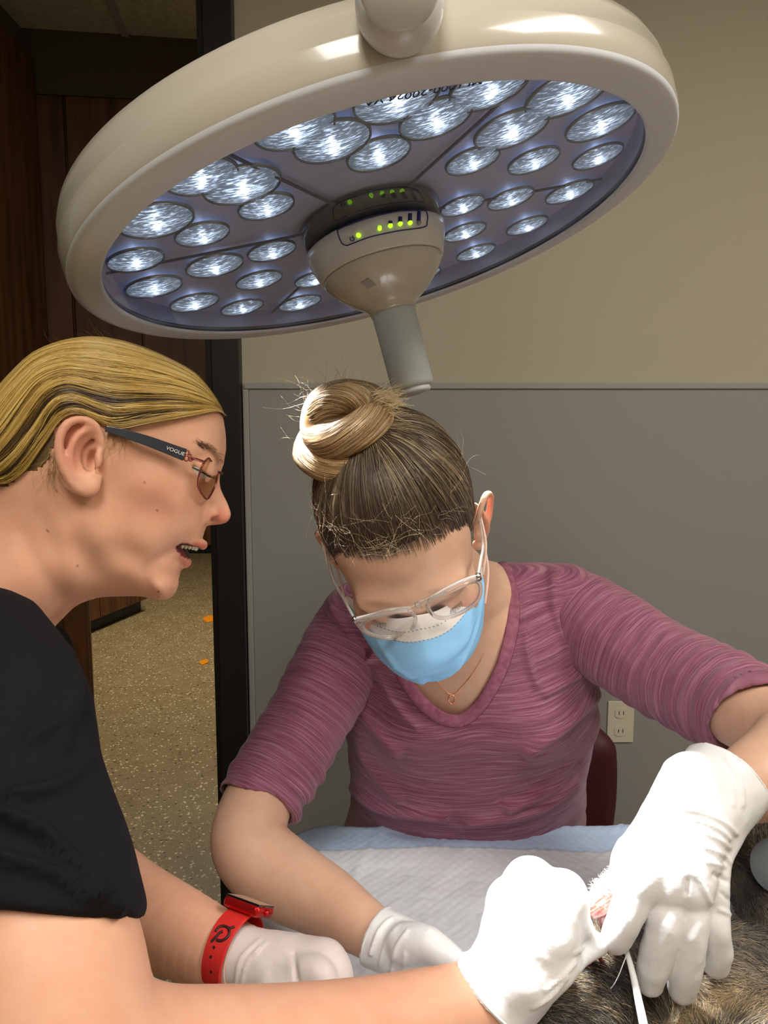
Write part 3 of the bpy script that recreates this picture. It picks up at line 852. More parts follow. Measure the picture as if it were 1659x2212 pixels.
Fh = Field((-0.24, 0.50, 0.86), (0.52, 1.50, 1.50), 0.0042, [(HC - 0.145, HC + 0.135, 0.0023)])
Fh.add(hell((0, -0.015, 0.045), (0.074, 0.094, 0.084)))
Fh.add(hell((0, 0.028, 0.0), (0.067, 0.070, 0.082)), 0.02)
Fh.add(hell((0, 0.035, -0.06), (0.050, 0.056, 0.045)), 0.02)
Fh.add(hell((0, 0.078, -0.096), (0.020, 0.016, 0.016)), 0.02)
Fh.add(hell((0, 0.036, 0.040), (0.062, 0.043, 0.046)), 0.020)
for s in (-1, 1):
    Fh.add(hell((s * 0.024, 0.083, 0.014), (0.030, 0.012, 0.010)), 0.022)
    Fh.sub(hell((s * 0.032, 0.107, -0.003), (0.018, 0.014, 0.010)), 0.012)
    Fh.add(hell((s * 0.031, 0.0815, -0.006), (0.0165, 0.0160, 0.0145)), 0.005)
    Fh.add(hell((s * 0.044, 0.064, -0.030), (0.022, 0.026, 0.024)), 0.015)
    Fh.add(hell((s * 0.012, 0.103, -0.038), (0.009, 0.011, 0.008)), 0.006)
    # ear
    e = (s * (0.079 if s > 0 else 0.070), -0.004, -0.012)
    el = crom([hl(e[0] - s * 0.004, 0.010, -0.002), hl(e[0] + s * 0.004, 0.006, 0.018), hl(e[0] + s * 0.014, -0.008, 0.026), hl(e[0] + s * 0.020, -0.020, 0.012), hl(e[0] + s * 0.018, -0.020, -0.008), hl(e[0] + s * 0.009, -0.010, -0.026), hl(e[0] + s * 0.000, 0.003, -0.036), hl(e[0] - s * 0.004, 0.010, -0.028)], 5)
    Fh.add(chain(el, np.interp(np.arange(len(el)), [0, len(el) * .5, len(el) * .8, len(el)], [0.0035, 0.0042, 0.0048, 0.0065])), 0.004)
    Fh.add(ell(hl(e[0] + s * 0.004, -0.006, -0.006), (0.004, 0.016, 0.026), HR @ np.array(Matrix.Rotation(s * -0.55, 3, 'Z'))), 0.004)
    Fh.add(hell((e[0] - s * 0.001, 0.010, -0.014), (0.006, 0.005, 0.008)), 0.004)
Fh.add(cap(hl(0, 0.088, 0.010), hl(0, 0.112, -0.034), 0.0085, 0.0105), 0.010)
Fh.add(hell((0, 0.086, -0.068), (0.026, 0.016, 0.018)), 0.012)
nb = P(1000, 1300, 1.02)
Fh.add(cap(hl(0, -0.020, -0.045), nb, 0.052, 0.060), 0.03)
# chest and shoulders under the shirt
TS = [(P(978, 1275, 1.02), 0.070, 0.055), (P(985, 1315, 1.03), 0.125, 0.072), (P(1002, 1370, 1.05), 0.158, 0.088), (P(1012, 1460, 1.08), 0.172, 0.100), (P(1014, 1600, 1.15), 0.178, 0.108), (P(1010, 1700, 1.20), 0.176, 0.110), (P(1002, 1790, 1.26), 0.192, 0.115), (P(1000, 1900, 1.32), 0.21, 0.125)]
tax = unit(TS[-1][0] - TS[0][0]); tdep = unit(np.cross(RT, tax)); tdep = tdep if tdep @ FW > 0 else -tdep
torso = loft(TS, RT, tdep)
Fh.add(torso, 0.03)
Fh.add(cap(P(1060, 1290, 1.04), P(1215, 1300, 1.05), 0.040, 0.045), 0.03)
Fh.add(cap(P(900, 1300, 1.04), P(775, 1335, 1.05), 0.036, 0.045), 0.03)
# arms: continuous from the shoulder to the hand
def arm(chain_px, lo=None, h=0.003, extra=()):
    pr = pxchain(chain_px)
    los = [pr[0]] + [e[0] for e in extra]; his = [pr[1]] + [e[1] for e in extra]
    F = Field(np.min(los, 0) - 0.02, np.max(his, 0) + 0.02, h)
    F.add(pr, 0.01)
    for e in extra: F.add(e, 0.012)
    return F
RARM = [(775, 1345, 1.06, 66), (700, 1480, 1.02, 68), (600, 1650, 0.95, 70), (545, 1765, 0.90, 78), (545, 1835, 0.875, 84), (610, 1895, 0.85, 84), (700, 1945, 0.81, 73), (775, 1995, 0.77, 60), (830, 2030, 0.748, 50), (880, 2055, 0.732, 40), (930, 2075, 0.718, 26)]
LARM = [(1215, 1310, 1.06, 66), (1330, 1385, 1.00, 78), (1500, 1480, 0.90, 80), (1650, 1560, 0.80, 84), (1725, 1600, 0.75, 92), (1690, 1650, 0.72, 90), (1630, 1690, 0.69, 82), (1585, 1715, 0.682, 56), (1540, 1755, 0.665, 44), (1490, 1820, 0.640, 36), (1465, 1880, 0.618, 28)]
Fh.add(pxchain(RARM), 0.02); Fh.add(pxchain(LARM), 0.02)
V, Q = meshF(Fh, 2)
C = skin_cols(V, (214, 174, 148))
C = blot(C, V, hl(0, 0.112, -0.034), (0.02, 0.02, 0.02), (206, 120, 100), 0.5)
for s in (-1, 1):
    C = blot(C, V, hl(s * 0.096, -0.01, -0.0), (0.02, 0.03, 0.03), (206, 120, 94), 0.55)
    C = blot(C, V, hl(s * 0.03, 0.094, 0.0), (0.02, 0.02, 0.010), (176, 118, 98), 0.45)
    C = blot(C, V, hl(s * 0.030, 0.092, 0.019), (0.024, 0.02, 0.006), (120, 82, 62), 0.55)
    C = blot(C, V, hl(s * 0.05, 0.08, -0.03), (0.025, 0.03, 0.02), (214, 134, 112), 0.4)
obj('body', V, Q, M_skin, woman, col=C)

# shirt: torso shell with the scoop neck cut through, sleeves as pieces of it
Fs = Field(P(960, 1460, 1.1) - (0.32, 0.32, 0.50), P(960, 1460, 1.1) + (0.40, 0.42, 0.28), 0.0034)
g = 0.005
TSs = [(c, a + g, b + g) for c, a, b in TS]
Fs.add(loft(TSs, RT, tdep), 0.01)
Fs.add(cap(P(1060, 1290, 1.04), P(1215, 1300, 1.05), 0.040 + g, 0.047 + g), 0.03)
Fs.add(cap(P(900, 1300, 1.04), P(775, 1335, 1.05), 0.036 + g, 0.047 + g), 0.03)
Fs.add(pxell(905, 1545, 1.045, 92, 80, 0.066), 0.05)
Fs.add(pxell(1140, 1540, 1.045, 92, 80, 0.066), 0.05)
NECK = crom([(1062, 1195), (1085, 1225), (1108, 1290), (1104, 1370), (1080, 1450), (1040, 1520), (1000, 1555), (955, 1552), (905, 1512), (868, 1455), (838, 1385), (820, 1300), (850, 1190)], 6)
nd = 1.02
npoly = np.array([P(a, b, 1.0) for a, b in NECK])
ux = (npoly - CAM) @ RT / ((npoly - CAM) @ FW); uy = (npoly - CAM) @ UP / ((npoly - CAM) @ FW)
def neck_fn(X, Y, Z):
    """prism through the neckline, in the tangent plane of the chest"""
    x, y, z = X - CAM[0], Y - CAM[1], Z - CAM[2]
    f = x * FW[0] + y * FW[1] + z * FW[2]; a = (x * RT[0] + y * RT[1] + z * RT[2]) / f; b = (x * UP[0] + y * UP[1] + z * UP[2]) / f
    d = np.full(a.shape, 9.0, np.float32); ins = np.zeros(a.shape, bool)
    n = len(ux)
    for i in range(n):
        j = (i + 1) % n; ex, ey = ux[j] - ux[i], uy[j] - uy[i]; wx, wy = a - ux[i], b - uy[i]
        t = np.clip((wx * ex + wy * ey) / (ex * ex + ey * ey + 1e-12), 0, 1)
        d = np.minimum(d, (wx - ex * t) ** 2 + (wy - ey * t) ** 2)
        c1_, c2_ = uy[i] <= b, uy[j] <= b; cr = ex * wy - ey * wx
        ins ^= (c1_ & ~c2_ & (cr < 0)) | (~c1_ & c2_ & (cr > 0))
    d = np.sqrt(d) * f
    d = np.where(ins, -d, d)
    return np.maximum(d, f - 1.10).astype(np.float32)
Fs.sub((P(960, 1400, 1.0) - 0.22, P(960, 1400, 1.0) + 0.25, neck_fn), 0.004)
V, Q = meshF(Fs, 2); N = vnormals(V, Q)
hcol = (V - TS[0][0]) @ tax
# hanging folds: from the armpits inwards, and across the waist
pxy = np.stack([CX + FPX * ((V - CAM) @ RT) / ((V - CAM) @ FW), CY - FPX * ((V - CAM) @ UP) / ((V - CAM) @ FW)], 1)
def fold(pxy, pts, w, amp):
    """one cloth fold along a line; w in px"""
    pts = crom([list(p) for p in pts], 6); best = np.full(len(pxy), 1e9)
    for i in range(len(pts) - 1):
        d = pts[i + 1] - pts[i]; t = np.clip(((pxy - pts[i]) @ d) / (d @ d), 0, 1)
        best = np.minimum(best, np.linalg.norm(pxy - pts[i] - t[:, None] * d, axis=1))
    return amp * np.exp(-(best / w) ** 2)
disp = 0.0035 * vnoise(V * np.array([9, 9, 22]), 1) + 0.0012 * vnoise(V * np.array([25, 25, 60]), 2)
for pts, wd, am in (([(1300, 1490), (1230, 1560), (1140, 1620)], 12, .006), ([(1310, 1500), (1265, 1600), (1200, 1690), (1100, 1740)], 13, .006), ([(1285, 1440), (1230, 1470), (1180, 1500)], 10, .004),
                    ([(765, 1500), (800, 1560), (860, 1620)], 12, .006), ([(770, 1540), (790, 1640), (860, 1720)], 13, .005), ([(790, 1430), (815, 1400), (830, 1340)], 11, .005),
                    ([(1190, 1240), (1200, 1330), (1240, 1420)], 9, .004), ([(760, 1700), (830, 1745), (960, 1760)], 12, .006), ([(1240, 1690), (1150, 1750), (1010, 1775)], 12, .005),
                    ([(720, 1320), (760, 1380), (775, 1460)], 9, .004), ([(1250, 1640), (1180, 1700), (1080, 1725)], 9, -.004), ([(880, 1640), (1000, 1660), (1120, 1640)], 14, -.004),
                    ([(1130, 1330), (1140, 1420), (1160, 1480)], 9, .0035), ([(815, 1450), (850, 1520), (900, 1570)], 8, .003)):
    disp += 1.7 * fold(pxy, pts, wd * 0.85, am) * np.clip((N @ -FW) + 0.3, 0, 1)
V = V + N * np.maximum(disp, -0.0025)[:, None]
flow = np.stack([hcol + 0.03 * ((V - TS[3][0]) @ RT) ** 2 / 0.17, (V @ RT), (V @ tdep)], 1)
shirt = obj('shirt', V, Q, M_purple, woman, attrs={'flow': flow})
# neckband
band = []
F_torso = Fs
def on_front(px, py, ref, fn, lo=0.85, hi=1.25):
    v = ray(px, py); ts = np.linspace(lo, hi, 900); q = CAM + ts[:, None] * v
    d = fn(q[:, 0], q[:, 1], q[:, 2]); i = np.argmax(d < 0.0); return q[i] if (d < 0).any() else None
tor = loft(TSs, RT, tdep)[2]; s1 = cap(P(1060, 1290, 1.04), P(1215, 1300, 1.05), 0.045, 0.052)[2]; s2 = cap(P(900, 1300, 1.04), P(775, 1335, 1.05), 0.041, 0.052)[2]
b1 = pxell(905, 1545, 1.045, 92, 80, 0.066)[2]; b2 = pxell(1140, 1540, 1.045, 92, 80, 0.066)[2]
def sm(a, b, k):
    h = np.maximum(k - np.abs(a - b), 0) / k; return np.minimum(a, b) - h * h * k * 0.25
def shirt_fn(X, Y, Z): return sm(sm(sm(sm(tor(X, Y, Z), s1(X, Y, Z), .03), s2(X, Y, Z), .03), b1(X, Y, Z), .05), b2(X, Y, Z), .05)
for a, b in NECK[2:-6]:
    q = on_front(a, b, None, shirt_fn)
    if q is not None: band.append(q)
band = np.array(band)
for _ in range(3): band[1:-1] = (band[:-2] + band[1:-1] * 2 + band[2:]) / 4
gdir = unit(np.stack([np.gradient(band[:, k]) for k in range(3)], 1))
MB().tube(band - FW * 0.001, 0.0085, 10, True, False, flat=(FW, 0.35)).build('neckband', M_purple_plain, shirt, smooth=True)

def sleeve(name, L, cut_i, cutn, seed, wr, cuff_amp=0.0035):
    Q4 = crom(L, 7); pts = np.array([P(a, b, d) for a, b, d, r in Q4]); rad = np.array([r * d / FPX for a, b, d, r in Q4])
    pr = chain(pts, rad); F = Field(pr[0] - 0.02, pr[1] + 0.02, 0.003); F.add(pr, 0.004)
    c = pts[-1] - cutn * 0.0; n = unit(cutn)
    F.sub(halfspace(c, n), 0.006)
    F.sub(cap(c - n * 0.012, c + n * 0.05, rad[-1] - 0.006, rad[-1] - 0.002), 0.004)
    V, Q = meshF(F, 2); N = vnormals(V, Q); s = arc_coord(V, pts); L_ = s.max()
    rel = V - pts[0]
    # rucked rings that tighten towards the cuff, broken up round the arm
    nz = vnoise(V * 14, seed) * 0.9
    ruck = np.sin((s * 2 * np.pi / 0.026) + nz * 3.0) * (0.0010 + cuff_amp * np.clip((s / L_ - 0.45) / 0.55, 0, 1) ** 1.5) * (0.55 + 0.45 * vnoise(V * 11 + 5, seed + 1))
    long_ = 0.003 * vnoise(np.stack([s * 6, V[:, 0] * 30, V[:, 2] * 30], 1), seed + 2)
    V = V + N * (ruck + long_ + 0.0008 * vnoise(V * 90, seed + 3))[:, None]
    return obj(name, V, Q, M_purple, shirt, attrs={'flow': np.stack([s, V[:, 0], V[:, 2] * 0.5 + V[:, 1]], 1)})
SL_R = [(800, 1350, 1.07, 84), (765, 1370, 1.06, 92), (715, 1460, 1.025, 92), (655, 1570, 0.985, 92), (600, 1665, 0.945, 94), (553, 1742, 0.915, 92)]
SL_L = [(1195, 1325, 1.07, 90), (1250, 1335, 1.05, 102), (1340, 1388, 1.00, 104), (1450, 1455, 0.94, 108), (1560, 1510, 0.87, 112), (1640, 1560, 0.81, 112)]
a0 = P(553, 1742, 0.915); a1 = P(600, 1665, 0.945)
sleeve('sleeve', SL_R, 0, unit(a0 - a1) + 0.12 * RT, 11, 0)
a0 = P(1640, 1560, 0.81); a1 = P(1560, 1510, 0.87)
sleeve('sleeve', SL_L, 0, unit(a0 - a1) * 0.9 - 0.2 * RT - 0.3 * UP, 21, 0, 0.003)

# trousers and legs under the table
M_jeans = mat('dark_trousers', lin(44, 40, 52), 0.9, 0.2)
Fl = Field((-0.15, 0.72, 0.0), (0.45, 1.55, 0.80), 0.007)
hipc = np.array([0.13, 1.33, 0.60])
Fl.add(ell(hipc, (0.19, 0.14, 0.13)), 0.03)
for s in (-1, 1):
    kn = np.array([0.13 + s * 0.14, 0.97, 0.56]); an = np.array([0.13 + s * 0.13, 1.05, 0.10])
    Fl.add(cap(hipc + (s * 0.09, -0.02, 0), kn, 0.085, 0.062), 0.03); Fl.add(cap(kn, an, 0.06, 0.042), 0.02)
V, Q = meshF(Fl, 1); obj('trousers', V, Q, M_jeans, woman)
for s in (-1, 1):
    Fz = Field((0.13 + s * 0.13 - 0.08, 0.80, -0.0), (0.13 + s * 0.13 + 0.08, 1.14, 0.14), 0.005)
    Fz.add(ell((0.13 + s * 0.13, 0.96, 0.045), (0.045, 0.13, 0.042)), 0.01); Fz.add(ell((0.13 + s * 0.13, 1.04, 0.06), (0.042, 0.06, 0.055)), 0.02)
    V, Q = meshF(Fz, 1); obj('shoe', V, Q, M_black, woman)

# ------------------------------------------------------------------ her hair
SKC = np.array([0, -0.015, 0.045]); SKR = np.array([0.0795, 0.0995, 0.0895])
BUND = unit((np.array([-0.006, -0.030, 0.130]) - SKC) / SKR)
HLY = [0.12, 0.085, 0.070, 0.050, 0.034, 0.022, 0.010, -0.005, -0.030, -0.045, -0.12]
HLZ = [0.077, 0.075, 0.068, 0.046, 0.014, -0.012, 0.000, 0.014, -0.010, -0.055, -0.075]
def hairline(y): return np.interp(-np.asarray(y), [-v for v in HLY], HLZ)
F2 = Field(HC - 0.19, HC + 0.19, 0.0026)
F2.add(hell(SKC, SKR - 0.0028), 0.004)
F2.add(hell((0, 0.020, 0.012), (0.0700, 0.066, 0.074)), 0.02)
V, Q = meshF(F2, 1); l = hloc(V)
keep = l[:, 2] > hairline(l[:, 1]) + 0.008 + 0.003 * vnoise(l * 90, 5)
qk = keep[Q].all(1); Q = Q[qk]; used = np.unique(Q); re = np.full(len(V), -1); re[used] = np.arange(len(used))
hair = obj('hair', V[used], re[Q], M_hair, woman, col=np.tile(np.array(lin(48, 38, 30))[:3], (len(used), 1)))

def headstrands(N, seed, lift, rad, palette, rootfrac=0.45, M=16):
    r = np.random.default_rng(seed)
    D = []
    while len(D) < N:
        v = unit(r.normal(size=3)); p = SKC + v * SKR
        if p[2] < hairline(p[1]) - 0.010 * r.random() ** 1.5 or p[2] < -0.06: continue
        dz = p[2] - hairline(p[1])
        if dz > 0.03 and r.random() > rootfrac: continue
        D.append(v)
    D = np.array(D)
    dot = np.clip(D @ BUND, -0.999, 0.999); om = np.arccos(dot)
    t = np.linspace(0, 1, M)[None, :, None]
    S = np.sin(om)[:, None, None]
    pth = (np.sin((1 - t) * om[:, None, None]) / S) * D[:, None] + (np.sin(t * om[:, None, None]) / S) * BUND
    clump = vnoise(D * 14, seed)
    # slight sideways sweep, stronger mid-strand
    side = unit(np.cross(D, BUND))[:, None]
    sw = (0.10 * vnoise(D * 4, seed + 1)[:, None, None] + 0.03 * clump[:, None, None] + 0.02 * r.normal(size=(N, 1, 1))) * np.sin(np.pi * t) * np.minimum(om[:, None, None], 1)
    pth = unit(pth + side * sw)
    lf = lift * (0.35 + 0.65 * r.random((N, 1, 1))) + 0.0012 * clump[:, None, None]
    bump = np.sin(np.pi * np.clip(t * 1.1, 0, 1)) * 0.6 + 0.4
    loc = SKC + pth * (SKR + (lf * bump))
    W = HC + loc @ HR.T
    R = rad * np.clip(np.minimum(t[..., 0] * 12 + 0.3, 1), 0, 1)
    return W, np.repeat(R, N, 0), D, clump, om, t[..., 0]
W, R, D, clump, om, t = headstrands(6500, 31, 0.0035, 0.00036, None)
dark = np.array(lin(66, 52, 42))[:3]; midc = np.array(lin(128, 104, 80))[:3]; blond = np.array(lin(206, 180, 138))[:3]
st = np.clip(0.5 + 0.55 * vnoise(D * 9, 41) + 0.35 * rng.normal(size=len(D)), 0, 1)
tt = np.clip(t - 0.2, 0, 1)[:, :] * 1.2
mixb = np.clip(st[:, None] ** 2.0 * (0.10 + tt * 1.15) * (0.7 + 0.6 * (D[:, :1] > 0.1)), 0, 1)[..., None]
colr = dark * (1 - mixb) + blond * mixb
strands('hair_strands', W, R, M_hair, hair, colr)
# fine loose curls over the front
def curls(name, roots, dirs, L, rad, seed, cols, parent, curl=1.0):
    r = np.random.default_rng(seed); N = len(roots); M = 14; t = np.linspace(0, 1, M)[None, :, None]
    d = unit(dirs); a = unit(np.cross(d, r.normal(size=(N, 3)))); b = np.cross(d, a)
    ph = r.random((N, 1, 1)) * 6.28; fr_ = (2 + 3 * r.random((N, 1, 1))) * curl
    am = L[:, None, None] * 0.16 * (0.4 + r.random((N, 1, 1)))
    W = roots[:, None] + d[:, None] * t * L[:, None, None] + am * t * (a[:, None] * np.cos(ph + fr_ * t) + b[:, None] * np.sin(ph + fr_ * t)) - am * t * (a[:, None] * np.cos(ph) + b[:, None] * np.sin(ph)) * 0.5
    R = rad * (1 - 0.6 * t[..., 0]) * np.ones((N, 1))
    return strands(name, W, R, M_hair, parent, cols)
r = np.random.default_rng(7); N = 150; roots, dirs, LL = [], [], []
while len(roots) < N:
    x = r.normal() * 0.045; y = 0.085 - 0.9 * x * x / 0.075 * 1.2 - abs(r.normal()) * 0.035
    v = unit((np.array([x, max(y, -0.02), 0.078]) - SKC) / SKR); p = SKC + v * (SKR + 0.003)
    if p[2] < hairline(p[1]) - 0.002: continue
    roots.append(hl(*p)); n = v / SKR; tang = unit(np.cross(n, r.normal(size=3)))
    dirs.append(HR @ (tang + 0.22 * unit(n))); LL.append(0.014 + 0.03 * r.random())
curls('loose_hairs', np.array(roots), np.array(dirs), np.array(LL), 0.00013, 8, np.array(lin(206, 178, 144))[:3] * (0.7 + 0.5 * r.random((N, 1))), hair)

# bun: two coiled rolls and a knot
coilA = [(652, 985, .775), (695, 1022, .745), (765, 1018, .735), (828, 972, .755), (838, 930, .80), (770, 905, .83), (690, 925, .81)]
coilB = [(678, 935, .755), (715, 958, .725), (775, 935, .715), (822, 895, .735), (808, 858, .775), (745, 845, .785), (690, 868, .775)]
coilC = [(680, 905, .745), (705, 868, .735), (750, 850, .73), (795, 865, .735)]
pa = crom(coilA, 8, True); pb = crom(coilB, 8, True); pc = crom(coilC, 8)
Pa, Pb, Pc = [np.array([P(*q) for q in pp]) for pp in (pa, pb, pc)]
bc_ = P(748, 922, .765)
Pa, Pb, Pc = [bc_ + (q_ - bc_) * 0.85 for q_ in (Pa, Pb, Pc)]
mpp = 0.75 * 0.88 / FPX
Fb = Field(np.vstack([Pa, Pb, Pc]).min(0) - 0.04, np.vstack([Pa, Pb, Pc]).max(0) + 0.04, 0.0022)
Fb.add(chain(np.vstack([Pa, Pa[:1]]), np.full(len(Pa) + 1, 38 * mpp)), 0.004)
Fb.add(chain(np.vstack([Pb, Pb[:1]]), np.full(len(Pb) + 1, 42 * mpp)), 0.004)
Fb.add(chain(Pc, np.full(len(Pc), 36 * mpp)), 0.004)
Fb.add(ell(P(745, 925, .77), 0.036), 0.01)
V, Q = meshF(Fb, 1)
obj('bun', V, Q, M_hair, hair, col=np.tile(np.array(lin(120, 92, 60))[:3], (len(V), 1)))
def roll_strands(path, closed, rad, N, twist, seed, M=44, span=0.8):
    r = np.random.default_rng(seed); T, A, B = frames(path, closed); n = len(path)
    st = r.random(N) * n if closed else r.random(N) * n * (1 - span * 0.6); ln = n * (span * (0.5 + 0.5 * r.random(N)))
    th0 = r.random(N) * 6.283; u = np.linspace(0, 1, M)
    idx = st[:, None] + ln[:, None] * u[None]
    idx = idx % n if closed else np.clip(idx, 0, n - 1.001)
    i0 = np.floor(idx).astype(int) % n; i1 = (i0 + 1) % n if closed else np.minimum(i0 + 1, n - 1); f = (idx - np.floor(idx))[..., None]
    g = lambda X: X[i0] * (1 - f) + X[i1] * f
    th = th0[:, None] + twist * u[None] * (ln[:, None] / n) + 0.25 * r.normal(size=(N, 1)) * u[None]
    rr = rad * (1.0 + 0.035 * r.random((N, 1)) + 0.03 * np.sin(th * 5 + 2 * r.random()))
    W = g(path) + rr[..., None] * (np.cos(th)[..., None] * g(A) + np.sin(th)[..., None] * g(B))
    return W, th0
bc1 = np.array(lin(176, 138, 92))[:3]; bc2 = np.array(lin(236, 208, 158))[:3]; bc0 = np.array(lin(112, 86, 62))[:3]
for pth, cl, rp, N, tw, sd in ((Pa, True, 38.5, 1700, 3.0, 61), (Pb, True, 42.5, 2000, -3.5, 62), (Pc, False, 36.5, 700, 2.5, 63)):
    W, th0 = roll_strands(pth, cl, rp * mpp, N, tw, sd)
    k = np.clip(0.5 + 0.3 * np.sin(th0 * 7)[:, None] + 0.25 * rng.normal(size=(N, 1)), 0, 1)
    c = np.where(k < 0.5, bc0 + (bc1 - bc0) * k * 2, bc1 + (bc2 - bc1) * (k - 0.5) * 2)
    strands('bun_strands', W, np.full((N, 44), 0.00038), M_hair, hair, c)
# tuft and flyaways
r = np.random.default_rng(15); N = 260
roots = np.array([P(815 + 10 * r.normal(), 870 + 12 * r.normal(), 0.735 + 0.008 * r.normal()) for _ in range(N)])
dirs = np.array([RT * 1.0 + UP * (0.15 + 0.40 * r.normal()) - FW * 0.35 * r.normal() for _ in range(N)])
curls('tuft', roots, dirs, 0.012 + 0.016 * r.random(N), 0.00030, 16, np.array(lin(240, 216, 170))[:3] * np.ones((N, 1)), hair, 0.5)
N = 230; cen = P(745, 920, .77); roots, dirs = [], []
for i in range(N):
    v = unit(r.normal(size=3)); v[1] *= 0.6; roots.append(cen + v * 0.046); dirs.append(unit(v + 0.9 * r.normal(size=3) + 0.3 * UP))
curls('flyaways', np.array(roots), np.array(dirs), 0.014 + 0.03 * r.random(N) ** 2, 0.00018, 17, np.array(lin(226, 200, 160))[:3] * np.ones((N, 1)), hair)

# ------------------------------------------------------------------ her mask
nu, nv = 241, 161
th = np.linspace(-1, 1, nu)[:, None]; s = np.linspace(0, 1, nv)[None, :]
zt = 0.007 - 0.035 * np.abs(th) ** 1.2; zb = -0.128 + 0.050 * np.abs(th) ** 2.2
z = zt + (zb - zt) * s
yk = crom([[0, .106], [.10, .117], [.30, .133], [.5, .131], [.75, .120], [1, .098]], 12); ym = np.interp(s, yk[:, 0], yk[:, 1])
ys = 0.040 + 0.010 * s
cr = np.cos(th * np.pi / 2 * 0.98) ** np.interp(s, [0, .3, 1], [1.5, 0.95, 0.8])
x = 0.074 * np.sin(th * 1.28) / math.sin(1.28) * (1 - 0.10 * s)
y = ys + (ym - ys) * cr
gx = np.stack([x + 0 * s, y, z], -1).reshape(-1, 3)
y_ = y + 0.0016 * vnoise(np.stack([x * 40 + 0 * s, z * 60, 0 * y], -1).reshape(-1, 3), 3).reshape(y.shape) + 0.0036 * np.exp(-(((th * 3 + s * 2.2) - 2.2) / 0.22) ** 2) + 0.003 * np.exp(-(((th * 1.2 + s * 3) - 2.1) / 0.16) ** 2) - 0.003 * np.exp(-(((th * 1.2 + s * 3) - 1.75) / 0.16) ** 2) - 0.004 * np.exp(-((th + 0.05) / 0.12) ** 2 - ((s - 0.72) / 0.10) ** 2) + 0.0032 * np.exp(-(((-th * 3 + s * 1.9) - 1.9) / 0.22) ** 2) + 0.0012 * np.sin(s * 38 + th * 3) * np.abs(th)
loc = np.stack([x + 0 * s, y_, z], -1).reshape(-1, 3)
V = HC + loc @ HR.T
Q = np.array([[i * nv + j, (i + 1) * nv + j, (i + 1) * nv + j + 1, i * nv + j + 1] for i in range(nu - 1) for j in range(nv - 1)])
blue = np.array(lin(146, 202, 244))[:3]; wht = np.array(lin(232, 226, 222))[:3]; dsh = np.array(lin(120, 124, 150))[:3]
S2 = np.broadcast_to(s, (nu, nv)); T2 = np.broadcast_to(th, (nu, nv))
Cm = np.where((S2 < 0.145)[..., None], wht, blue)
dash = (np.sin(T2 * 150) > 0.1)
Cm = np.where(((np.abs(S2 - 0.080) < 0.0026) & dash)[..., None], dsh, Cm)
Cm = np.where(((np.abs(S2 - 0.150) < 0.0032) & dash)[..., None], dsh * 0.9, Cm)
sq = ((np.abs(np.abs(T2) - 0.90) < 0.055) & (np.abs(S2 - 0.36) < 0.09)) & (np.sin(T2 * 250) > 0.55) & (np.sin(S2 * 150) > 0.55)
Cm = np.where(sq[..., None], blue * 0.55, Cm)
M_mask = mat('mask_fabric', lin(122, 186, 234), 0.7, 0.3, vcol=True, bump=(420, 0.12))
mk = obj('face_mask', V, Q, M_mask, woman, col=Cm.reshape(-1, 3))
sol = mk.modifiers.new('solid', 'SOLIDIFY'); sol.thickness = 0.0012; sol.offset = 0
M_loop = mat('ear_loop', lin(246, 214, 198), 0.7, 0.3)
for sd in (-1, 1):
    for a, b in (((sd * 0.073, 0.046, -0.034), (sd * 0.084, 0.004, 0.014)), ((sd * 0.069, 0.050, -0.082), (sd * 0.083, -0.008, -0.042))):
        q = crom([hl(*a), hl((a[0] * .45 + b[0] * .55) + sd * 0.004, (a[1] + b[1]) / 2, (a[2] + b[2]) / 2), hl(*b), hl(b[0] + sd * 0.004, b[1] - 0.018, b[2] - 0.002)], 6)
        MB().tube(q, 0.0013, 6).build('ear_loop', M_loop, mk, smooth=True)

# ------------------------------------------------------------------ her glasses
gl_ = bpy.data.objects.new('glasses', None)
ln_r = [(925, 1304), (938, 1293), (970, 1280), (1002, 1269), (1028, 1266), (1040, 1276), (1040, 1294), (1028, 1310), (1000, 1325), (965, 1335), (942, 1332), (928, 1320)]
ln_l = [(785, 1352), (800, 1339), (832, 1327), (868, 1320), (888, 1322), (897, 1334), (894, 1352), (878, 1364), (848, 1374), (815, 1377), (794, 1370), (784, 1361)]
gp = hl(0, 0.112, 0.0)
gn = unit(HR @ np.array([0, 1.0, -0.10]))
rims = None
fmb = MB(); lens_polys = []
for L_ in (ln_r, ln_l):
    q = crom([list(p) for p in L_], 5, True); pts = np.array([hit(a, b, gp, gn) for a, b in q])
    # the lens curves back towards the temple
    lx = np.abs(hloc(pts)[:, 0]); pts = pts - HY * (np.clip(lx - 0.02, 0, 1) ** 2 * 3.0)[:, None]
    fmb.tube(pts, 0.0020, 8, False, True)
    lens_polys.append(pts)
top_r = crom([(898, 1308), (925, 1296), (965, 1276), (1005, 1262), (1036, 1258)], 5); top_l = crom([(910, 1308), (885, 1315), (840, 1320), (800, 1334), (768, 1347)], 5)
ends = []
for L_ in (top_r, top_l):
    pts = np.array([hit(a, b, gp, gn) for a, b in L_]); lx = np.abs(hloc(pts)[:, 0]); pts = pts - HY * (np.clip(lx - 0.02, 0, 1) ** 2 * 3.0)[:, None]
    fmb.tube(pts, 0.0028, 8); ends.append(pts[-1])
low_l = crom([(768, 1349), (790, 1372), (830, 1380), (868, 1376)], 5)
pts = np.array([hit(a, b, gp, gn) for a, b in low_l]); lx = np.abs(hloc(pts)[:, 0]); pts = pts - HY * (np.clip(lx - 0.02, 0, 1) ** 2 * 3.0)[:, None]
fmb.tube(pts, 0.0018, 8)
glasses = fmb.build('clear_glasses', M_clear, woman, smooth=True)
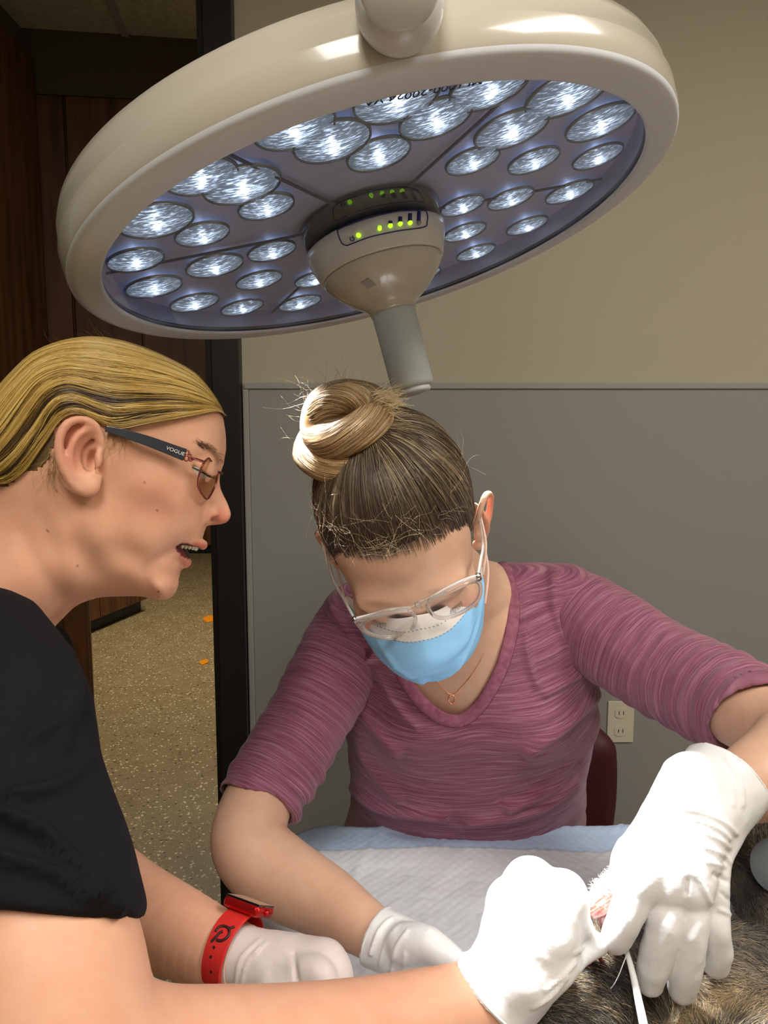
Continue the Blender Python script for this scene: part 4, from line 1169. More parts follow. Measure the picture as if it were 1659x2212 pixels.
for pts in lens_polys:
    c = pts.mean(0); nn = len(pts); ringm = (pts + c) / 2 + HY * 0.0012
    V = np.vstack([pts, ringm, [c + HY * 0.0018]]); F = [(i, (i + 1) % nn, nn + (i + 1) % nn, nn + i) for i in range(nn)] + [(nn + i, nn + (i + 1) % nn, 2 * nn) for i in range(nn)]
    obj('lens', V, F, M_clearlens, glasses)
for e, sd in ((ends[0], 1), (ends[1], -1)):
    q = crom([e, hl(sd * 0.0775, 0.045, 0.008) * .5 + e * .5, hl(sd * 0.0790, 0.040, 0.008), hl(sd * 0.0815, 0.008, 0.012), hl(sd * 0.081, -0.02, 0.0)], 6)
    MB().tube(q, 0.0026, 8, True, False, flat=(HX, 0.6)).build('temple', M_clear, glasses, smooth=True)
    MB().tube(np.array([e - HZ * 0.003, e + HZ * 0.003]), 0.0030, 8).build('hinge', M_chrome, glasses, smooth=True)
    for k in (0,):
        npd = hit(905 if sd < 0 else 940, 1335 if sd < 0 else 1322, gp - HY * 0.004, gn)
# lashes
for sd in (-1, 1):
    lr = [hl(sd * 0.031 + a * 0.0135, 0.0965 - 0.006 * a * a, -0.0060) for a in np.linspace(-1, 1, 34)]; ldr = [HR @ np.array([a * 0.35, 0.8, -0.45]) for a in np.linspace(-1, 1, 34)]
    curls('lashes', np.array(lr), np.array(ldr), np.full(34, 0.006), 0.00022, 9, np.tile(np.array(lin(30, 22, 18))[:3], (34, 1)), woman, 0.2)

# necklace
chn = [(1062, 1330), (1055, 1385), (1030, 1440), (1000, 1480), (975, 1500), (950, 1478), (925, 1450), (890, 1400)]
q = crom([list(c) for c in chn], 8); body_fn = loft(TS, RT, tdep)[2]; pts = []
for a, b in q:
    h_ = on_front(a, b, None, body_fn)
    if h_ is not None: pts.append(h_ - FW * 0.0006)
M_gold = mat('rose_gold', lin(226, 160, 120), 0.25, 0.5, metal=0.9)
nk = MB().tube(np.array(pts), 0.0006, 6).build('necklace', M_gold, woman, smooth=True)
pc_ = on_front(976, 1510, None, body_fn) - FW * 0.002; a_ = np.linspace(0, 2 * np.pi, 16, endpoint=False)
MB().tube(np.array([pc_ + 0.0042 * (math.cos(t_) * RT + 1.4 * math.sin(t_) * UP) for t_ in a_]), 0.0009, 6, False, True).build('pendant', M_gold, nk, smooth=True)

# ================================================================== STANDING BLOND WOMAN (seen from her right side)
vet = thing('person', (-0.42, 0.62, 0.0), 'standing blond person in a black t-shirt and dark-framed glasses, leaning in from the left', 'person')
BO = P(300, 1100, 0.65)
E3 = unit(CAM - BO); E1 = unit(RT - (RT @ E3) * E3); E2 = np.cross(E3, E1)
ct = 0.65 * math.cos(math.atan((CX - 300) / FPX)); K1 = ct / FPX; K2 = 0.65 / FPX; KK = (K1 + K2) / 2
yw = math.radians(7.0); AX0 = (455 - 300) * K1        # she turns slightly towards the camera about her nose bridge
F1 = E1 * math.cos(yw) + E3 * math.sin(yw); F3 = E3 * math.cos(yw) - E1 * math.sin(yw)
ORI = BO + E1 * AX0
BR = np.stack([F1, E2, F3], 1)
def LA(px, py, wp=0.0):
    """the point of the picture (px, py) at sideways distance |wp| from the middle of the head; negative wp gives its mirror"""
    w_ = abs(wp) * KK; q = hit(px, py, ORI + F3 * w_, F3); r_ = q - ORI
    return ORI + F1 * (r_ @ F1) + E2 * (r_ @ E2) + F3 * (w_ if wp >= 0 else -w_)
def conv(L, w=None):
    """picture points (x, y[, w]) -> profile-plane px"""
    out = []
    for p_ in L:
        ww = p_[2] if w is None else w; r_ = LA(p_[0], p_[1], ww) - ORI; out.append((455 + (r_ @ F1) / K1, 1100 - (r_ @ E2) / K2))
    return out
def toprof(V):
    r_ = (V - ORI) @ BR; return np.stack([455 + r_[:, 0] / K1, 1100 - r_[:, 1] / K2, r_[:, 2] / KK], 1)
def lell(px, py, wp, rx, ry, rz, roll=0.0):
    a = math.radians(roll); e1 = F1 * math.cos(a) + E2 * math.sin(a); e2 = -F1 * math.sin(a) + E2 * math.cos(a)
    return ell(LA(px, py, wp), (rx * K1, ry * K2, rz * KK), np.stack([e1, e2, F3], 1))
def lchain(L, n=5, mir=1):
    q = crom(L, n); return chain(np.array([LA(a, b, mir * c) for a, b, c, r_ in q]), np.array([r_ * KK for a, b, c, r_ in q]))

FACE = [(493, 940), (489, 903), (474, 870), (440, 838), (395, 806), (330, 775), (270, 758), (205, 753), (145, 763), (84, 790), (37, 832), (0, 876), (-32, 930), (-44, 1000), (-30, 1060), (-14, 1110), (-24, 1200), (-70, 1300), (-150, 1420),
        (-60, 1520), (30, 1440), (95, 1350), (135, 1321), (162, 1304), (216, 1290), (270, 1289), (310, 1291), (335, 1298), (358, 1299), (377, 1288), (386, 1267), (388, 1247), (396, 1226), (400, 1206), (424, 1184), (438, 1166), (447, 1142), (449, 1112), (454, 1082), (465, 1052), (479, 1024), (488, 1000), (493, 970)]
CAPS = np.array([(150, 850, 192, 165), (300, 860, 186, 160), (400, 880, 168, 145), (450, 930, 150, 112), (472, 985, 138, 90), (430, 1012, 142, 84), (405, 1075, 142, 74), (350, 1040, 164, 115), (250, 980, 178, 140),
                 (150, 1000, 180, 150), (230, 1130, 164, 120), (330, 1150, 150, 100), (385, 1120, 120, 64), (430, 1148, 84, 40), (398, 1215, 78, 40), (362, 1268, 70, 46), (330, 1285, 84, 58), (255, 1262, 112, 80), (150, 1240, 150, 110),
                 (50, 1250, 156, 120), (0, 1380, 164, 130), (-40, 960, 150, 130), (310, 1215, 110, 75)], float)
def poly_dist(poly, X, Y):
    """signed distance, positive inside"""
    Pp = np.array(poly, float); d = np.full(X.shape, 1e9); ins = np.zeros(X.shape, bool); n = len(Pp)
    for i in range(n):
        a, b = Pp[i], Pp[(i + 1) % n]; e = b - a; wx, wy = X - a[0], Y - a[1]
        t = np.clip((wx * e[0] + wy * e[1]) / (e @ e), 0, 1); d = np.minimum(d, (wx - t * e[0]) ** 2 + (wy - t * e[1]) ** 2)
        c1_, c2_ = a[1] <= Y, b[1] <= Y; cr = e[0] * wy - e[1] * wx
        ins ^= (c1_ & ~c2_ & (cr > 0)) | (~c1_ & c2_ & (cr < 0))
    d = np.sqrt(d); return np.where(ins, d, -d)
GX = np.arange(-220, 560, 2.0); GY = np.arange(690, 1560, 2.0); MX, MY = np.meshgrid(GX, GY, indexing='ij')
def idw(X, Y, col):
    num = 0; den = 0
    for c_ in CAPS:
        w_ = 1.0 / (((X - c_[0]) ** 2 + (Y - c_[1]) ** 2) ** 1.5 + 60000.0); num = num + w_ * c_[col]; den = den + w_
    return num / den
def inflate(poly, extra=0.0):
    D_ = poly_dist(crom(poly, 3, True), MX, MY); cp = idw(MX, MY, 2) + extra; R_ = idw(MX, MY, 3)
    t = np.clip(D_ / R_, 0, 1); Wp = cp * np.sqrt(1 - (1 - t) ** 2)
    return D_, Wp
def g2(x, y, sx, sy, amp, rot=0.0):
    a = math.radians(rot); dx, dy = MX - x, MY - y; u = dx * math.cos(a) + dy * math.sin(a); v = -dx * math.sin(a) + dy * math.cos(a)
    return amp * np.exp(-(u / sx) ** 2 - (v / sy) ** 2)
def gline(pts, wd, amp):
    pts = crom([list(p) for p in conv(pts, 110)], 6); best = np.full(MX.shape, 1e9)
    for i in range(len(pts) - 1):
        d = pts[i + 1] - pts[i]; t = np.clip(((MX - pts[i][0]) * d[0] + (MY - pts[i][1]) * d[1]) / (d @ d), 0, 1)
        best = np.minimum(best, np.hypot(MX - pts[i][0] - t * d[0], MY - pts[i][1] - t * d[1]))
    return amp * np.exp(-(best / wd) ** 2)
Dp, Wp = inflate(FACE)
Wp = Wp + (g2(365, 1080, 62, 50, 8, 20) + g2(455, 975, 20, 12, 5, 50) - g2(412, 1000, 22, 18, 5) + g2(350, 1185, 40, 34, 4) + g2(358, 1262, 24, 24, 8)
           - gline([(442, 1138), (415, 1152), (388, 1168), (366, 1190)], 8, 3.2) - gline([(376, 1190), (345, 1206), (318, 1228), (312, 1256), (326, 1288)], 8, 6.0)
           + gline([(206, 1110), (232, 1190), (280, 1242), (318, 1272)], 26, 5.0) - gline([(180, 1180), (210, 1240), (262, 1275)], 24, 4.0)
           - gline([(60, 1150), (90, 1220), (140, 1300)], 16, 5.0) + gline([(120, 1090), (150, 1180), (165, 1290)], 20, 4.0)) * (Dp > 2)
def blur(A, n):
    for _ in range(n):
        A = (np.pad(A, ((1, 1), (0, 0)), 'edge')[:-2] + 2 * A + np.pad(A, ((1, 1), (0, 0)), 'edge')[2:]) / 4
        A = (np.pad(A, ((0, 0), (1, 1)), 'edge')[:, :-2] + 2 * A + np.pad(A, ((0, 0), (1, 1)), 'edge')[:, 2:]) / 4
    return A
wb = np.clip((Dp - 14) / 26, 0, 1); Wp = Wp * (1 - wb) + blur(Wp, 14) * wb
Wm = Wp.astype(np.float32)
gWx, gWy = np.gradient(Wm, 2.0, 2.0); slope = np.sqrt(1 + np.minimum(gWx ** 2 + gWy ** 2, 9.0)).astype(np.float32)
DpS = Dp.astype(np.float32)
def bil(T_, x, y):
    fx = np.clip((x - GX[0]) / 2.0, 0, len(GX) - 1.001); fy = np.clip((y - GY[0]) / 2.0, 0, len(GY) - 1.001)
    ix = fx.astype(np.int32); iy = fy.astype(np.int32); fx -= ix; fy -= iy
    return (T_[ix, iy] * (1 - fx) * (1 - fy) + T_[ix + 1, iy] * fx * (1 - fy) + T_[ix, iy + 1] * (1 - fx) * fy + T_[ix + 1, iy + 1] * fx * fy)
def hf_prim(Wt, Dt, St, off=0.0):
    lo = np.array([LA(a, b, c_) for a in (-160, 505) for b in (740, 1530) for c_ in (-215, 215)])
    def fn(X, Y, Z):
        x, y, z = X - ORI[0], Y - ORI[1], Z - ORI[2]
        u = 455 + (x * F1[0] + y * F1[1] + z * F1[2]) / K1; v = 1100 - (x * E2[0] + y * E2[1] + z * E2[2]) / K2
        ww = np.abs(x * F3[0] + y * F3[1] + z * F3[2]) / KK
        W_ = bil(Wt, u, v); D_ = bil(Dt, u, v); S_ = bil(St, u, v)
        d = (ww - W_ - off) / S_
        d = np.where(D_ < 0, np.sqrt(D_ * D_ + ww * ww), d)
        return (d * KK).astype(np.float32)
    return lo.min(0), lo.max(0), fn
hl_lo = np.array([LA(a, b, c_) for a in (110, 505) for b in (890, 1310) for c_ in (-100, 215)])
Fv = Field((-0.80, 0.24, 0.86), (0.27, 1.02, 1.56), 0.0050, [(hl_lo.min(0) - 0.005, hl_lo.max(0) + 0.005, 0.0019)])
Fv.add(hf_prim(Wm, DpS, slope), 0.002)
# nose
Fv.add(lchain([(458, 1040, 0, 14), (466, 1066, 0, 14), (476, 1092, 0, 17), (481, 1111, 0, 19)]), 0.008)
Fv.add(lell(462, 1122, 0, 24, 12, 14, 8), 0.006)
for s in (-1, 1):
    Fv.add(lell(451, 1086, s * 14, 26, 32, 20), 0.006)
    Fv.add(lell(450, 1114, s * 27, 24, 20, 17), 0.004)
    Fv.sub(lell(466, 1124, s * 38, 14, 9, 22, 8), 0.0010)
    Fv.sub(lell(446, 1014, s * 142, 34, 26, 24, -40), 0.008)
    Fv.add(lell(431, 1014, s * 88, 33, 32, 33), 0.003)
    Fv.sub(lell(429, 1020, s * 120, 20, 4.5, 16, -40), 0.001)
# mouth opening
mp_ = [LA(a, b, 0) for a, b in ((380, 1173), (410, 1177), (430, 1184), (470, 1190), (470, 1200), (416, 1200), (398, 1200), (388, 1188))]
mpl = np.array(conv([(378, 1172, 66), (404, 1175, 50), (434, 1184, 15), (470, 1191, 0), (470, 1206, 0), (412, 1206, 20), (396, 1200, 44), (385, 1187, 58)]), float)
def mouth_fn(X, Y, Z):
    x, y, z = X - ORI[0], Y - ORI[1], Z - ORI[2]
    u = 455 + (x * F1[0] + y * F1[1] + z * F1[2]) / K1; v = 1100 - (x * E2[0] + y * E2[1] + z * E2[2]) / K2; ww = np.abs(x * F3[0] + y * F3[1] + z * F3[2]) / KK
    return (np.maximum(-poly_dist(mpl, u, v), ww - 80) * KK).astype(np.float32)
mb_ = np.array([LA(a, b, c_) for a in (375, 475) for b in (1168, 1208) for c_ in (-85, 85)])
Fv.sub((mb_.min(0), mb_.max(0), mouth_fn), 0.002)
for s in (-1, 1):
    Fv.add(lchain([(380, 1170, s * 66, 4), (398, 1169, s * 58, 7), (418, 1171, s * 46, 8.5), (433, 1176, s * 26, 9), (438, 1177, 0, 9)]), 0.004)
    Fv.add(lchain([(380, 1180, s * 64, 4), (387, 1192, s * 56, 8), (395, 1205, s * 42, 10), (400, 1213, s * 20, 11), (401, 1214, 0, 11)]), 0.004)
    # ear
    EH = [(216, 968, 178, 8), (215, 938, 186, 8), (200, 915, 197, 8), (172, 906, 207, 8), (144, 917, 213, 9), (129, 946, 215, 9), (128, 985, 212, 9), (140, 1020, 204, 9), (160, 1046, 196, 9), (184, 1060, 190, 11), (202, 1052, 184, 11), (211, 1032, 178, 9)]
    Fv.add(lell(168, 984, s * 190, 42, 76, 9, -4), 0.004)
    Fv.add(lchain(EH, 5, s), 0.004)
    Fv.add(lchain([(186, 930, 199, 7), (162, 950, 205, 7), (152, 985, 205, 7), (160, 1020, 198, 7), (182, 1042, 190, 7)], 5, s), 0.004)
    Fv.sub(lell(190, 980, s * 203, 23, 40, 22, -12), 0.003)
    Fv.sub(lell(197, 994, s * 182, 12, 20, 30, 0), 0.003)
    Fv.add(lell(213, 992, s * 187, 8, 15, 9), 0.004)
    Fv.add(lell(192, 1052, s * 188, 16, 16, 11), 0.005)
# trunk, near arm, far arm
VT = [(P(-150, 1330, 0.70), 0.10, 0.07), (P(-190, 1440, 0.70), 0.17, 0.10), (P(-230, 1600, 0.72), 0.165, 0.12), (P(-270, 1900, 0.74), 0.15, 0.11), (P(-300, 2200, 0.76), 0.17, 0.12)]
VT = [(c_, a_, b_) for c_, a_, b_ in VT]
vlat = unit(np.array([-0.25, -0.97, 0.0])); vdep = unit(np.array([0.97, -0.25, 0.0]))
vtorso = loft(VT, vlat, vdep)
Fv.add(vtorso, 0.03)
Fv.add(lchain([(-40, 1250, 0, 120), (-120, 1400, 0, 150)], 3), 0.05)
NARM = [(-40, 1455, 0.53, 165), (0, 1620, .50, 160), (48, 1850, .465, 170), (72, 1990, .442, 186), (100, 2085, .432, 202), (148, 2270, .42, 205), (290, 2330, .44, 184), (500, 2302, .48, 152), (700, 2262, .52, 125), (900, 2206, .56, 98), (1060, 2148, .588, 78), (1120, 2060, .595, 70), (1150, 1960, .60, 50)]
FARM = [(-150, 1500, .86, 110), (60, 1800, .82, 118), (240, 1936, .76, 100), (380, 2010, .715, 88), (490, 2060, .688, 73), (530, 2070, .684, 58), (590, 2085, .680, 44), (640, 2092, .676, 28)]
Fv.add(pxchain(NARM), 0.008); Fv.add(pxchain(FARM), 0.02)
V, Q = meshF(Fv, 1); l = toprof(V)
C = skin_cols(V, (228, 174, 144))
def pb_(px, py, wp, rx, ry, rz, colr, amt):
    global C
    (px, py), = conv([(px, py, wp)])
    for s in (-1, 1):
        d = np.sqrt(((l[:, 0] - px) / rx) ** 2 + ((l[:, 1] - py) / ry) ** 2 + ((l[:, 2] - s * wp) / rz) ** 2); f = np.clip(1.25 - d, 0, 1)[:, None]; f = f * f * (3 - 2 * f) * amt
        C = C * (1 - f) + np.array(lin(*colr))[:3] * f
pb_(340, 1080, 140, 75, 60, 80, (220, 142, 120), 0.25); pb_(470, 1118, 10, 32, 26, 50, (218, 122, 100), 0.5); pb_(160, 960, 205, 60, 70, 30, (216, 134, 112), 0.5)
for q in crom([(378, 1171, 64), (400, 1170, 56), (420, 1172, 46), (436, 1178, 26), (440, 1178, 0)], 3): pb_(q[0], q[1], q[2], 11, 8, 12, (196, 96, 92), 0.85)
for q in crom([(380, 1182, 64), (388, 1194, 56), (397, 1206, 42), (404, 1214, 18), (405, 1215, 0)], 3): pb_(q[0], q[1], q[2], 11, 10, 12, (200, 100, 98), 0.85)
ins = (poly_dist(mpl, l[:, 0], l[:, 1]) > -2.5) & (l[:, 0] < 434) & (np.abs(l[:, 2]) < 80); C[ins] = np.array(lin(92, 30, 28))[:3]
pb_(466, 1124, 34, 13, 9, 22, (96, 36, 30), 0.95)
for q in crom([(436, 962, 118), (452, 968, 110), (468, 980, 92), (479, 1000, 66)], 4): pb_(q[0], q[1], q[2], 14, 8, 22, (124, 84, 60), 0.6)
pr0 = np.stack([CX + FPX * ((V - CAM) @ RT) / ((V - CAM) @ FW), CY - FPX * ((V - CAM) @ UP) / ((V - CAM) @ FW)], 1)
for (mx_, my_) in ((122, 1062), (102, 1148), (80, 1197), (166, 1223), (260, 1119), (341, 1102), (342, 1278), (313, 1040)):
    near_ = l[:, 2] > 0; d = np.hypot(pr0[:, 0] - mx_, pr0[:, 1] - my_); C[near_ & (d < 2.2)] = np.array(lin(158, 102, 80))[:3]
pr = pxy2 = np.stack([CX + FPX * ((V - CAM) @ RT) / ((V - CAM) @ FW), CY - FPX * ((V - CAM) @ UP) / ((V - CAM) @ FW)], 1)
for (mx_, my_) in ():
    C[(np.hypot(pr[:, 0] - mx_, pr[:, 1] - my_) < 4.5) & (pr[:, 1] > 1900)] = np.array(lin(168, 100, 70))[:3]
obj('body', V, Q, M_skin, vet, col=C)
# teeth
tb = MB(); import itertools
for s in (-1, 1):
    for k, (a, b, c_) in enumerate(((424, 1183, 5), (421, 1182, 17), (416, 1181, 28), (409, 1180, 38), (401, 1179, 46), (393, 1178, 52))):
        ctr = LA(a, b, s * c_); rr = (5.2 * K1, 7.5 * K2, 5.8 * KK)
        for_v = []; nf = []
        us = np.linspace(0, np.pi, 7); vs = np.linspace(0, 2 * np.pi, 10, endpoint=False)
        vv = [ctr + F1 * rr[0] * math.sin(u) * math.cos(v) + E2 * rr[1] * math.cos(u) + F3 * rr[2] * math.sin(u) * math.sin(v) for u in us for v in vs]
        ff = [(i * 10 + j, i * 10 + (j + 1) % 10, (i + 1) * 10 + (j + 1) % 10, (i + 1) * 10 + j) for i in range(6) for j in range(10)]
        tb.add(vv, ff)
M_tooth = mat('tooth_enamel', lin(232, 222, 200), 0.25, 0.5)
tb.build('teeth', M_tooth, vet, smooth=True)
M_eye = mat('eye', lin(226, 218, 208), 0.15, 0.5, vcol=True)
for s in (-1, 1):
    us = np.linspace(0, np.pi, 19); vs = np.linspace(0, 2 * np.pi, 28, endpoint=False); ctr = LA(431, 1014, s * 88); rr = 31.3 * KK
    gz = unit(F1 * 0.85 - E2 * 0.5 + F3 * s * 0.05); gx = unit(np.cross(gz, E2)); gy = np.cross(gx, gz)
    vv = np.array([ctr + rr * (gz * math.cos(u) + gx * math.sin(u) * math.cos(v) + gy * math.sin(u) * math.sin(v)) for u in us for v in vs])
    ff = [(i * 28 + j, i * 28 + (j + 1) % 28, (i + 1) * 28 + (j + 1) % 28, (i + 1) * 28 + j) for i in range(18) for j in range(28)]
    cc = np.array([(0.01, 0.01, 0.01) if u < 0.2 else (lin(92, 104, 96)[:3] if u < 0.5 else lin(232, 226, 218)[:3]) for u in us for v in vs])
    obj('eye', vv, ff, M_eye, vet, col=cc)

# hair: cap and combed-back strands
HP = [(494, 912), (489, 886), (479, 862), (452, 825), (422, 798), (371, 773), (324, 754), (270, 739), (209, 733), (145, 744), (84, 771), (37, 815), (0, 859), (-36, 915), (-58, 990), (-48, 1060), (-10, 1110), (60, 1130), (200, 1130), (400, 1060), (480, 980)]
Dh, Wh = inflate(HP, 9.0); Wh = np.maximum(Wh, np.where(Dh > 0, Wm + 5, 0)); Wh = Wh.astype(np.float32); DhS = Dh.astype(np.float32)
gx_, gy_ = np.gradient(Wh, 2.0, 2.0); slh = np.sqrt(1 + np.minimum(gx_ ** 2 + gy_ ** 2, 9.0)).astype(np.float32)
LB_ = conv(list(zip([-80, 0, 40, 80, 108, 118, 124, 140, 170, 200, 226, 245, 270, 300, 354, 400, 440, 470, 500], [1080, 1056, 1044, 1020, 1000, 965, 930, 908, 898, 906, 926, 934, 928, 920, 910, 903, 898, 892, 908], [150, 165, 175, 180, 182, 184, 184, 184, 184, 184, 183, 182, 180, 176, 168, 150, 120, 70, 0])))
LBX = [p_[0] for p_ in LB_]; LBY = [p_[1] for p_ in LB_]
def lowb(x): return np.interp(x, LBX, LBY)
hb = np.array([LA(a, b, c_) for a in (-70, 500) for b in (730, 1080) for c_ in (-205, 205)])
Fw = Field(hb.min(0) - 0.005, hb.max(0) + 0.005, 0.0030)
Fw.add(hf_prim(Wh, DhS, slh, -5.0), 0.002)
V, Q = meshF(Fw, 1); l = toprof(V)
keep = l[:, 1] < lowb(l[:, 0]) - 2 + 5 * vnoise(V * 150, 4)
Q = Q[keep[Q].all(1)]; used = np.unique(Q); re = np.full(len(V), -1); re[used] = np.arange(len(used))
bhair = obj('hair', V[used], re[Q], M_hair, vet, col=np.tile(np.array(lin(92, 70, 36))[:3], (len(used), 1)))
CA = crom([(489, 888), (470, 855), (430, 808), (371, 775), (324, 757), (270, 742), (209, 736), (145, 747), (84, 774), (37, 818), (0, 862), (-40, 925), (-66, 1010)], 8)
CB = crom(conv([(491, 898, 0), (470, 889, 70), (430, 897, 120), (380, 905, 155), (320, 915, 172), (262, 926, 180), (226, 918, 182), (172, 894, 184), (132, 908, 184), (96, 960, 184), (50, 1020, 180), (0, 1045, 168), (-66, 1030, 150)]), 8)
nC = len(CA)
def comb(N, seed, side, lift, rad, M=26, smin=0.0, smax=1.0, umax=0.75):
    r = np.random.default_rng(seed)
    s = smin + (smax - smin) * r.random(N); u0 = r.random(N) ** 1.3 * umax; ln = 0.25 + 0.45 * r.random(N); u = np.clip(u0[:, None] + ln[:, None] * np.linspace(0, 1, M)[None], 0, 1)
    wv = 0.035 * vnoise(np.stack([s * 22, u0 * 5, 0 * s], 1), seed)[:, None] * np.sin(np.linspace(0, 1, M) * np.pi)[None]
    ss = np.clip(s[:, None] + wv + 0.02 * r.normal(size=(N, 1)) * (np.linspace(-1, 1, M)[None]), 0, 1.0)
    k = u * (nC - 1.001); i = k.astype(int); f = (k - i)[..., None]
    A_ = CA[i] * (1 - f) + CA[i + 1] * f; B_ = CB[i] * (1 - f) + CB[i + 1] * f
    # even spacing round the head: sideways angle rather than straight px
    sv = 1 - np.cos(ss * np.pi / 2) ** 1.0
    sv = 0.5 * ss + 0.5 * sv
    pp = A_ * (1 - sv[..., None]) + B_ * sv[..., None]
    clump = vnoise(np.stack([s * 46, 0 * s, 0 * s], 1), seed + 3)
    wpx = bil(Wh, pp[..., 0].copy(), pp[..., 1].copy()) + (lift * (0.2 + 0.8 * r.random((N, 1))) + 2.2 * clump[:, None]) - 3
    wpx = np.maximum(wpx, 1.0)
    W = ORI + F1 * ((pp[..., 0:1] - 455) * K1) + E2 * ((1100 - pp[..., 1:2]) * K2) + F3 * (side * wpx[..., None] * KK)
    tp = np.clip(np.minimum(np.linspace(0, 1, M) * 10 + 0.2, (1 - np.linspace(0, 1, M)) * 6 + 0.2), 0, 1)
    return W, rad * tp[None] * np.ones((N, 1)), s, u, clump
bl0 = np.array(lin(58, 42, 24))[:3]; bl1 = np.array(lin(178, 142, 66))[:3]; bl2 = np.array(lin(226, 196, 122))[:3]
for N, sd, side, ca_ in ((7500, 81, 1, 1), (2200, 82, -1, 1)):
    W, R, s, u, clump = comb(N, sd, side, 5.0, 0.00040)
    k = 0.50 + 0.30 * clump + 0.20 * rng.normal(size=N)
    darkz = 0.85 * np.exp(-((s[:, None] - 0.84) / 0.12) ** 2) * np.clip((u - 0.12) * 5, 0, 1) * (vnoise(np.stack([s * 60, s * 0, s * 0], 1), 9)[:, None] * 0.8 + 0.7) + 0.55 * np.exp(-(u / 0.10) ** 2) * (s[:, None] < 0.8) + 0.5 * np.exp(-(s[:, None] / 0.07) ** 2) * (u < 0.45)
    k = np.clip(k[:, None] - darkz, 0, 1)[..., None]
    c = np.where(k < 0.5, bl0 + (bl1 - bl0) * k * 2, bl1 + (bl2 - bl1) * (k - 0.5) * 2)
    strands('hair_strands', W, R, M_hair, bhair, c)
r = np.random.default_rng(90); N = 130; roots, dirs = [], []
for i in range(N):
    k = int(r.random() * nC * 0.6); s = abs(r.normal()) * 0.1; pp = CA[k] * (1 - s) + CB[k] * s; roots.append(ORI + F1 * ((pp[0] - 455) * K1) + E2 * ((1100 - pp[1]) * K2) + F3 * (6 * KK)); dirs.append(unit(-F1 * 0.9 + E2 * (0.25 + 0.5 * r.random()) + 0.35 * F3 * r.normal()))
curls('flyaways', np.array(roots), np.array(dirs), 0.007 + 0.018 * r.random(N) ** 2, 0.00015, 18, np.array(lin(120, 92, 52))[:3] * np.ones((N, 1)), bhair)
N = 70; roots, dirs = [], []
for i in range(N):
    a = r.random(); px_, py_ = (232 + 50 * a, 926 + 8 * r.random()) if i % 2 else (100 + 24 * r.random(), 960 + 60 * a); cv_, = conv([(px_, py_, 175)]); w_ = float(bil(Wm, np.array([cv_[0]]), np.array([cv_[1]]))[0])
    roots.append(LA(px_, py_, w_ + 2)); dirs.append(unit(F1 * (0.6 * r.normal()) - E2 * (0.8 + 0.4 * r.random()) + 0.15 * F3))
curls('wisps', np.array(roots), np.array(dirs), 0.012 + 0.016 * r.random(N), 0.00020, 19, np.array(lin(176, 140, 84))[:3] * np.ones((N, 1)), bhair)
# brow and lashes
N = 150; roots, dirs = [], []
bq = crom([(432, 962, 118), (452, 966, 110), (468, 978, 92), (480, 998, 66)], 12)
for i in range(N):
    q = bq[int(r.random() * (len(bq) - 1))]; cv_, = conv([(q[0], q[1], q[2])]); w_ = float(bil(Wm, np.array([cv_[0]]), np.array([cv_[1]]))[0]); roots.append(LA(q[0] + 3 * r.normal(), q[1] + 3.5 * r.normal(), w_ + 0.5)); dirs.append(unit(-F1 * 0.8 + E2 * 0.5 + F3 * 0.3))
curls('eyebrow', np.array(roots), np.array(dirs), np.full(N, 0.007), 0.00022, 20, np.array(lin(96, 66, 44))[:3] * np.ones((N, 1)), vet, 0.3)
for s in (-1, 1):
    roots, dirs = [], []
    for i in range(26):
        a = i / 25; roots.append(LA(412 + 38 * a, 1008 + 22 * a, s * (120 - 10 * a))); dirs.append(unit(F1 * 0.75 - E2 * 0.25 + s * F3 * 0.35))
    curls('lashes', np.array(roots), np.array(dirs), np.full(26, 0.0085), 0.00025, 21, np.array(lin(36, 26, 20))[:3] * np.ones((26, 1)), vet, 0.2)

# black t-shirt
M_tee = mat('black_tshirt', lin(20, 20, 24), 0.85, 0.2, bump=(900, 0.1))
Ft = Field((-0.80, 0.22, 0.78), (-0.12, 0.98, 1.46), 0.0042)
g = 0.007
Ft.add(loft([(c_, a_ + g, b_ + g) for c_, a_, b_ in VT], vlat, vdep), 0.02)
Ft.add(lchain([(-60, 1330, 0, 130), (-120, 1420, 0, 160)], 3), 0.05)
Ft.add(pxchain([(-60, 1450, .54, 184), (-20, 1560, .51, 206), (-5, 1690, .485, 208), (22, 1820, .465, 224), (58, 1950, .447, 234), (68, 2010, .44, 238)]), 0.03)
Ft.add(pxchain([(-150, 1500, .86, 130), (20, 1740, .83, 135), (120, 1850, .80, 128)]), 0.03)
hcut = P(85, 1968, .445); hn = unit(P(85, 1968 + 60, .4385) - hcut) * 1.0
hn = -unit(UP + 0.086 * RT + 0.50 * FW)
Ft.sub(halfspace(hcut, hn, 0.14), 0.006)
# collar opening
Ft.sub(lchain([(60, 1150, 0, 200), (40, 1215, 0, 178)], 3), 0.006)
V, Q = meshF(Ft, 2); N = vnormals(V, Q)
pxy = np.stack([CX + FPX * ((V - CAM) @ RT) / ((V - CAM) @ FW), CY - FPX * ((V - CAM) @ UP) / ((V - CAM) @ FW)], 1)
disp = 0.003 * vnoise(V * 12, 51) + 0.0015 * vnoise(V * 30, 52)
for pts, wd, am in (([(0, 1760), (90, 1800), (180, 1880), (250, 1960)], 14, .006), ([(0, 1850), (100, 1880), (200, 1940)], 12, .005), ([(170, 1480), (120, 1560), (60, 1600)], 16, .004), ([(195, 1640), (120, 1700), (30, 1720)], 14, .005), ([(150, 1400), (160, 1500), (130, 1620)], 12, .004), ([(60, 1290), (110, 1360), (150, 1420)], 8, .003)):
    disp += 2.0 * fold(pxy, pts, wd, am) * np.clip((N @ -FW) + 0.4, 0, 1)
V = V + N * disp[:, None]
tee = obj('t_shirt', V, Q, M_tee, vet)
